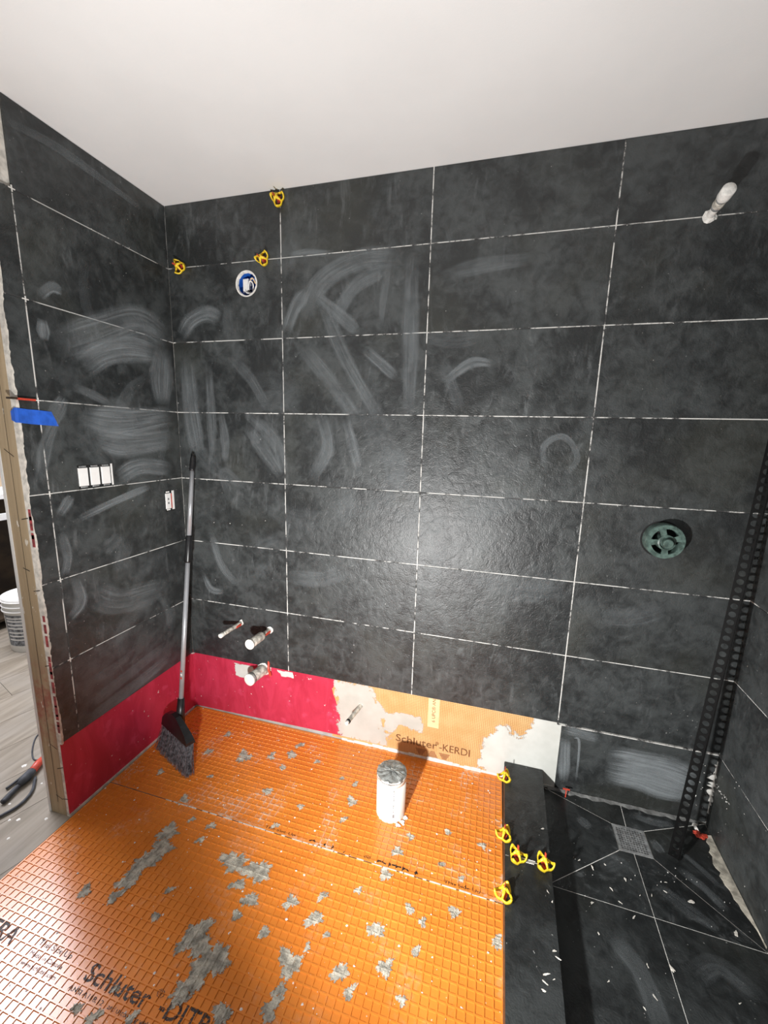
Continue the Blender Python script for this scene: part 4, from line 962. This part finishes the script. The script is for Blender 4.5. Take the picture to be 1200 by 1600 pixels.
sa_ = stub('shower_arm_stub', 'cement-covered shower arm stub high on the right of the back wall', (0.874, 0, 2.153), (0.870, -0.120, 2.168), [('pipe', 0, 0.8, 0.0115, 'white'), ('ring', 0.34, 0.42, 0.0135, 'steel'), ('ring', 0.62, 0.68, 0.0140, 'steel'), ('sleeve', 0.44, 0.62, 0.0155, 'pipe'), ('cap', 0.72, 1.0, 0.0185, 'white')], 0.019)

# ================================================================== shower valve guard
vc = Vector((0.878, 0, 1.119)); VD = 0.046
vg = thing('shower_valve', 'grey-green plastic shower valve guard on the right of the back wall', 'valve', tuple(vc))
mk('opening', [FB.p(vc.x + 0.066 * math.cos(t), vc.z + 0.066 * math.sin(t), 0.0008) for t in [2 * math.pi * i / 40 for i in range(40)]], [tuple(range(40))], 'dark', vg)
n = 48; v = []; f = []
for (r, d) in ((0.0600, 0.001), (0.0615, VD - 0.006), (0.0590, VD), (0.0460, VD), (0.0450, VD - 0.004), (0.0450, 0.006)):
    for i in range(n): t = 2 * math.pi * i / n; v.append(FB.p(vc.x + r * math.cos(t), vc.z + r * math.sin(t), d))
for k in range(5):
    for i in range(n): j = (i + 1) % n; f.append((k * n + i, k * n + j, (k + 1) * n + j, (k + 1) * n + i))
mk('guard_ring', v, f, 'green', vg)
for a0 in (0.35, 1.9, 3.25, 4.75):
    P = []
    for (r, da) in ((0.022, -0.42), (0.036, -0.26), (0.048, -0.24), (0.048, 0.24), (0.036, 0.26), (0.022, 0.42)): P.append((vc.x + r * math.cos(a0 + da), vc.z + r * math.sin(a0 + da)))
    mk('spoke', *FB.sheet(P, VD - 0.001, 0.006), 'green', vg)
v = []; f = []; n = 32
for (r, d) in ((0.0275, 0.004), (0.0275, VD + 0.001), (0.0225, VD + 0.003), (0.0205, VD - 0.004), (0.0165, VD - 0.003), (0.0160, VD + 0.018), (0.0140, VD + 0.020)):
    for i in range(n): t = 2 * math.pi * i / n; v.append(FB.p(vc.x + 0.002 + r * math.cos(t), vc.z - 0.003 + r * math.sin(t), d))
for k in range(6):
    for i in range(n): j = (i + 1) % n; f.append((k * n + i, k * n + j, (k + 1) * n + j, (k + 1) * n + i))
f.append(tuple(6 * n + i for i in range(n))); mk('valve_stem', v, f, 'green', vg)
mb = MB()
for _ in range(34):
    t = random.uniform(-1.0, 2.4); r = random.uniform(0.045, 0.061); crumb(mb, FB, vc.x + r * math.cos(t), vc.z + r * math.sin(t), random.uniform(0.0015, 0.004), VD, 0.002)
mb.build('cement_crumbs', 'green', vg, kind='stuff')

# ================================================================== electrical openings
eb = thing('round_electrical_box', 'round blue electrical box with loose wires in the back wall', 'electrical box', (-0.776, 0, 2.069))
C2 = (-0.776, 2.069); n = 36; v = []; f = []
for (r, d) in ((0.0515, -0.0085), (0.0485, -0.012), (0.0470, -0.075)):
    for i in range(n): t = 2 * math.pi * i / n; v.append(FB.p(C2[0] + r * math.cos(t), C2[1] + r * math.sin(t), d))
for k in range(2):
    for i in range(n): j = (i + 1) % n; f.append((k * n + i, (k + 1) * n + i, (k + 1) * n + j, k * n + j))
f.append(tuple(2 * n + i for i in range(n))); mk('box_shell', v, f, 'bluebox', eb)
v = []; f = []
for (r, d) in ((0.0518, -0.008), (0.0518, 0.0006), (0.0470, 0.0002), (0.0455, -0.010)):
    for i in range(n):
        t = 2 * math.pi * i / n; q = random.uniform(0, 0.003) if d < 0 or r < 0.05 else 0; v.append(FB.p(C2[0] + (r - q) * math.cos(t), C2[1] + (r - q) * math.sin(t), d))
for k in range(3):
    for i in range(n): j = (i + 1) % n; f.append((k * n + i, k * n + j, (k + 1) * n + j, (k + 1) * n + i))
mk('thinset_rim', v, f, 'white', eb)
def wire(pts, r, mt):
    mb = MB(); c = catmull([FB.p(C2[0] + a, C2[1] + b, d) for a, b, d in pts], 6); mb.tube(c, r, 8); mb.build('wire', mt, eb, True)
wire([(0.004, -0.03, -0.07), (0.0, -0.025, -0.02), (0.008, 0.012, -0.012), (0.020, 0.004, -0.018), (0.012, -0.022, -0.03)], 0.0026, 'device')
wire([(-0.012, 0.02, -0.07), (-0.018, -0.005, -0.03), (-0.012, -0.028, -0.016), (0.012, -0.034, -0.014), (0.028, -0.026, -0.03)], 0.0026, 'device')
wire([(0.02, 0.02, -0.07), (0.010, 0.018, -0.02), (0.022, 0.024, -0.014), (0.028, 0.006, -0.03)], 0.0030, 'kraft')
wire([(0.01, -0.01, -0.07), (-0.002, -0.02, -0.018), (0.018, -0.036, -0.016)], 0.0030, 'black')
mb = MB(); mb.add(*FB.box(C2[0] - 0.034, C2[0] - 0.008, C2[1] - 0.026, C2[1] + 0.030, -0.05, -0.022, 0.004)); mb.build('white_bracket', 'device', eb)
mb = MB(); mb.add(*FB.box(C2[0] + 0.004, C2[0] + 0.030, C2[1] + 0.018, C2[1] + 0.030, -0.04, -0.018, 0.003)); mb.build('clamp', 'bluebox', eb)

sw = thing('switch_box', 'three-gang opening with white blank devices in the left wall', 'switch box', (XL, -0.4335, 1.2785))
mk('box_back', *FLW.box(SW[0], SW[1], SW[2] + 0.0015, SW[3], -TT + 0.0002, -0.0032), 'dark', sw)
for i in range(3):
    u = SW[0] + 0.0035 + i * 0.0452
    mk('device_blank', *FLW.box(u, u + 0.0355, SW[2] + 0.0095, SW[3] - 0.0105, -0.0032, 0.0012, 0.001), 'device', sw)
    for zz in (SW[3] - 0.0085, SW[2] + 0.0025): mk('yoke_tab', *FLW.box(u + 0.006, u + 0.032, zz, zz + 0.0055, -0.0032, -0.0012, 0.0006), 'steel', sw)
mk('box_side', *FLW.box(SW[1] - 0.0065, SW[1] - 0.0005, SW[2] + 0.002, SW[3] - 0.001, -0.0032, -0.001), 'device', sw)
ol = thing('outlet_box', 'small single opening with white device and red edge near the left corner', 'outlet box', (XL, -0.082, 1.133))
mk('box_back', *FLW.box(OU[0], OU[1], OU[2], OU[3], -TT + 0.0002, -0.0032), 'dark', ol)
mk('device_blank', *FLW.box(OU[0] + 0.0035, OU[0] + 0.034, OU[2] + 0.011, OU[3] - 0.013, -0.0032, 0.001, 0.001), 'device', ol)
mk('red_edge', *FLW.box(OU[0] + 0.0365, OU[0] + 0.0415, OU[2] + 0.012, OU[3] - 0.016, -0.0032, -0.0008), 'redp', ol)
mk('box_side', *FLW.box(OU[0] + 0.0430, OU[1] - 0.001, OU[2] + 0.004, OU[3] - 0.003, -0.0032, -0.0015), 'device', ol)
for zz in (OU[2] + 0.003, OU[3] - 0.010): mk('yoke_tab', *FLW.box(OU[0] + 0.009, OU[0] + 0.029, zz, zz + 0.006, -0.0032, -0.0012, 0.0006), 'device', ol)
for zz in (1.118, 1.136): mk('receptacle_slot', *FLW.box(-0.096, -0.088, zz, zz + 0.010, 0.0008, 0.0013), 'label', ol)

# ================================================================== blue tape around the wall end
v = []; prof = [(-0.553, 0.0009), (-0.590, 0.0016), (-0.612, 0.0024), (-0.640, 0.0012), (-0.674, 0.0030)]
top = [1.4985, 1.5065, 1.5080, 1.5085, 1.5110]; bot = [1.4585, 1.4600, 1.4610, 1.4625, 1.4655]; top[0] = 1.462
P3 = [(XL + n_, y) for y, n_ in prof] + [(XL - 0.004, -0.6785), (XL - 0.021, -0.6782)]; top += [1.512, 1.500]; bot += [1.466, 1.473]
P3.insert(1, (XL + 0.0014, -0.5715)); top.insert(1, 1.5055); bot.insert(1, 1.4592)
for (x, y), zt, zb in zip(P3, top, bot): v += [(x, y, zb), (x, y, zt)]
nn = len(P3); f = [(2 * i, 2 * i + 1, 2 * i + 3, 2 * i + 2) for i in range(nn - 1)]
tape = mk('masking_tape', v, f, 'blue'); md = tape.modifiers.new('thickness', 'SOLIDIFY'); md.thickness = 0.0005; md.offset = 1
tag(tape, 'torn strip of blue masking tape wrapped round the left wall end', 'tape')

# ================================================================== next room seen past the wall end
bc = (-2.66, 0.235, 0.0)
bk = thing('bucket', 'white plastic bucket with grey label on the plank floor', 'bucket', (bc[0], bc[1], -0.002))
mk('pail', *lathe([(0.128, 0.0), (0.131, 0.004), (0.147, 0.345), (0.150, 0.370), (0.146, 0.370), (0.126, 0.02), (0.02, 0.012)], (bc[0], bc[1], -0.002), 40), 'bucket', bk, True)
for z in (0.282, 0.312, 0.345): 
    r = 0.147; mb = MB()
    mb.tube([(bc[0] + (r + 0.002) * math.cos(t), bc[1] + (r + 0.002) * math.sin(t), z) for t in [2 * math.pi * i / 40 for i in range(41)]], 0.005, 6, False); mb.build('rib', 'bucket', bk, True)
v = []; f = []
for i in range(13):
    t = math.radians(-105 + i * 13)
    for z in (0.045, 0.26): r = 0.1322 + 0.016 * z / 0.345; v.append((bc[0] + r * math.cos(t), bc[1] + r * math.sin(t), z))
for i in range(12): f.append((2 * i, 2 * i + 2, 2 * i + 3, 2 * i + 1))
mk('label_print', v, f, 'label', bk)
for k, z in enumerate((0.235, 0.215, 0.19, 0.165, 0.135, 0.11, 0.085)):
    v = []; f = []
    for i in range(9):
        t = math.radians(-98 + i * (12 if k % 2 else 9))
        for zz in (z, z + 0.008): r = 0.1330 + 0.016 * zz / 0.345; v.append((bc[0] + r * math.cos(t), bc[1] + r * math.sin(t), zz))
    for i in range(8): f.append((2 * i, 2 * i + 2, 2 * i + 3, 2 * i + 1))
    mk('label_line', v, f, 'bucket', bk)
cb = thing('open_cabinet', 'dark open cabinet with white rails behind the bucket', 'cabinet', (-3.30, 0.55, -0.002))
mk('carcass', [p for p in boxv(-3.49, -3.44, -0.3, 1.5, -0.002, 0.95)], BOXF, 'brown', cb)
for y in (-0.3, 1.48): mk('side_panel', boxv(-3.44, -3.06, y, y + 0.02, -0.002, 0.95), BOXF, 'brown', cb)
mk('bottom_shelf', boxv(-3.44, -3.08, -0.28, 1.48, 0.06, 0.08), BOXF, 'brown', cb)
mk('top_board', boxv(-3.49, -3.04, -0.32, 1.52, 0.95, 0.985), BOXF, 'device', cb)
mk('rail', boxv(-3.07, -3.045, -0.28, 1.48, 0.80, 0.845), BOXF, 'device', cb)
tag(mk('leaning_board', boxv(-3.49, -3.46, -0.2, 1.4, 0.986, 1.9), BOXF, 'tan'), 'tan board standing on the cabinet against the far wall', 'board')
cd = thing('power_cord', 'loose black cord with red plug lying on the planks by the wall end', 'cord', (-1.5, -0.62, -0.002))
def cordt(pts, r, nm, mt): mb = MB(); mb.tube(catmull(pts, 8), r, 8); mb.build(nm, mt, cd, True)
Z0 = 0.006
cordt([(-1.418, -0.76, Z0), (-1.40, -0.70, Z0), (-1.42, -0.64, Z0), (-1.48, -0.585, Z0)], 0.0055, 'cable', 'cord')
cordt([(-1.53, -0.66, Z0), (-1.535, -0.60, Z0), (-1.55, -0.545, Z0), (-1.56, -0.50, Z0)], 0.0050, 'cable', 'cord')
cordt([(-1.47, -0.71, 0.010), (-1.485, -0.66, 0.012), (-1.495, -0.625, 0.012)], 0.010, 'cable', 'cord')
mb = MB(); mb.tube([(-1.490, -0.640, 0.016), (-1.50, -0.605, 0.018), (-1.51, -0.575, 0.017)], [0.012, 0.019, 0.016], 14); mb.build('plug_body', 'cord', cd, True)
mb = MB(); mb.tube([(-1.508, -0.582, 0.015), (-1.535, -0.535, 0.014), (-1.545, -0.505, 0.013)], [0.015, 0.016, 0.013], 12); mb.build('plug_sleeve', 'redp', cd, True)
cw = MB(); cw.tube(catmull([(-1.72, -0.335, 0.001), (-1.735, -0.40, 0.001), (-1.66, -0.475, 0.001), (-1.585, -0.515, 0.001), (-1.555, -0.478, 0.001)], 8), 0.003, 8)
tag(cw.build('loose_wire', 'cord', None, True), 'thin bent black wire on the planks above the power cord', 'wire')
mb = MB()
for (x, y, r) in ((-1.433, -0.594, 0.006), (-1.345, -0.737, 0.009), (-1.375, -0.748, 0.006), (-1.6, -0.55, 0.012), (-1.45, -0.70, 0.006), (-1.30, -0.80, 0.006), (-1.25, -0.705, 0.008)):
    P = [(x + math.cos(1.26 * i) * r * random.uniform(0.6, 1.2), y + math.sin(1.26 * i) * r * random.uniform(0.6, 1.2), -0.0022) for i in range(5)] + [(x, y, -0.002 + r * 0.25)]
    mb.add(P, [(i, (i + 1) % 5, 5) for i in range(5)])
mb.build('plaster_crumbs', 'white', floor, kind='stuff')
# knife cuts and nail-line cracks on the stud end
mb = MB()
for (x, z, l, s) in ((-1.205, 0.20, 0.030, 0.4), (-1.195, 0.62, 0.026, 0.3), (-1.222, 0.30, 0.030, -0.5), (-1.230, 0.08, 0.032, -0.4), (-1.200, 0.90, 0.03, 0.2), (-1.21, 1.15, 0.03, 0.2), (-1.245, 1.38, 0.04, -0.6), (-1.235, 0.98, 0.03, -0.3), (-1.198, 0.07, 0.028, 0.2)):
    mb.add([(x, -0.6749, z), (x + l, -0.6749, z + l * s), (x + l, -0.6749, z + l * s + 0.0035), (x, -0.6749, z + 0.003)], [(0, 1, 2, 3)])
mb.add([(-1.2255, -0.6749, 0.05), (-1.2235, -0.6749, 0.05), (-1.2215, -0.6749, 2.2), (-1.2235, -0.6749, 2.2)], [(0, 1, 2, 3)])
mb.build('grain_crack', 'brown', wall_left)
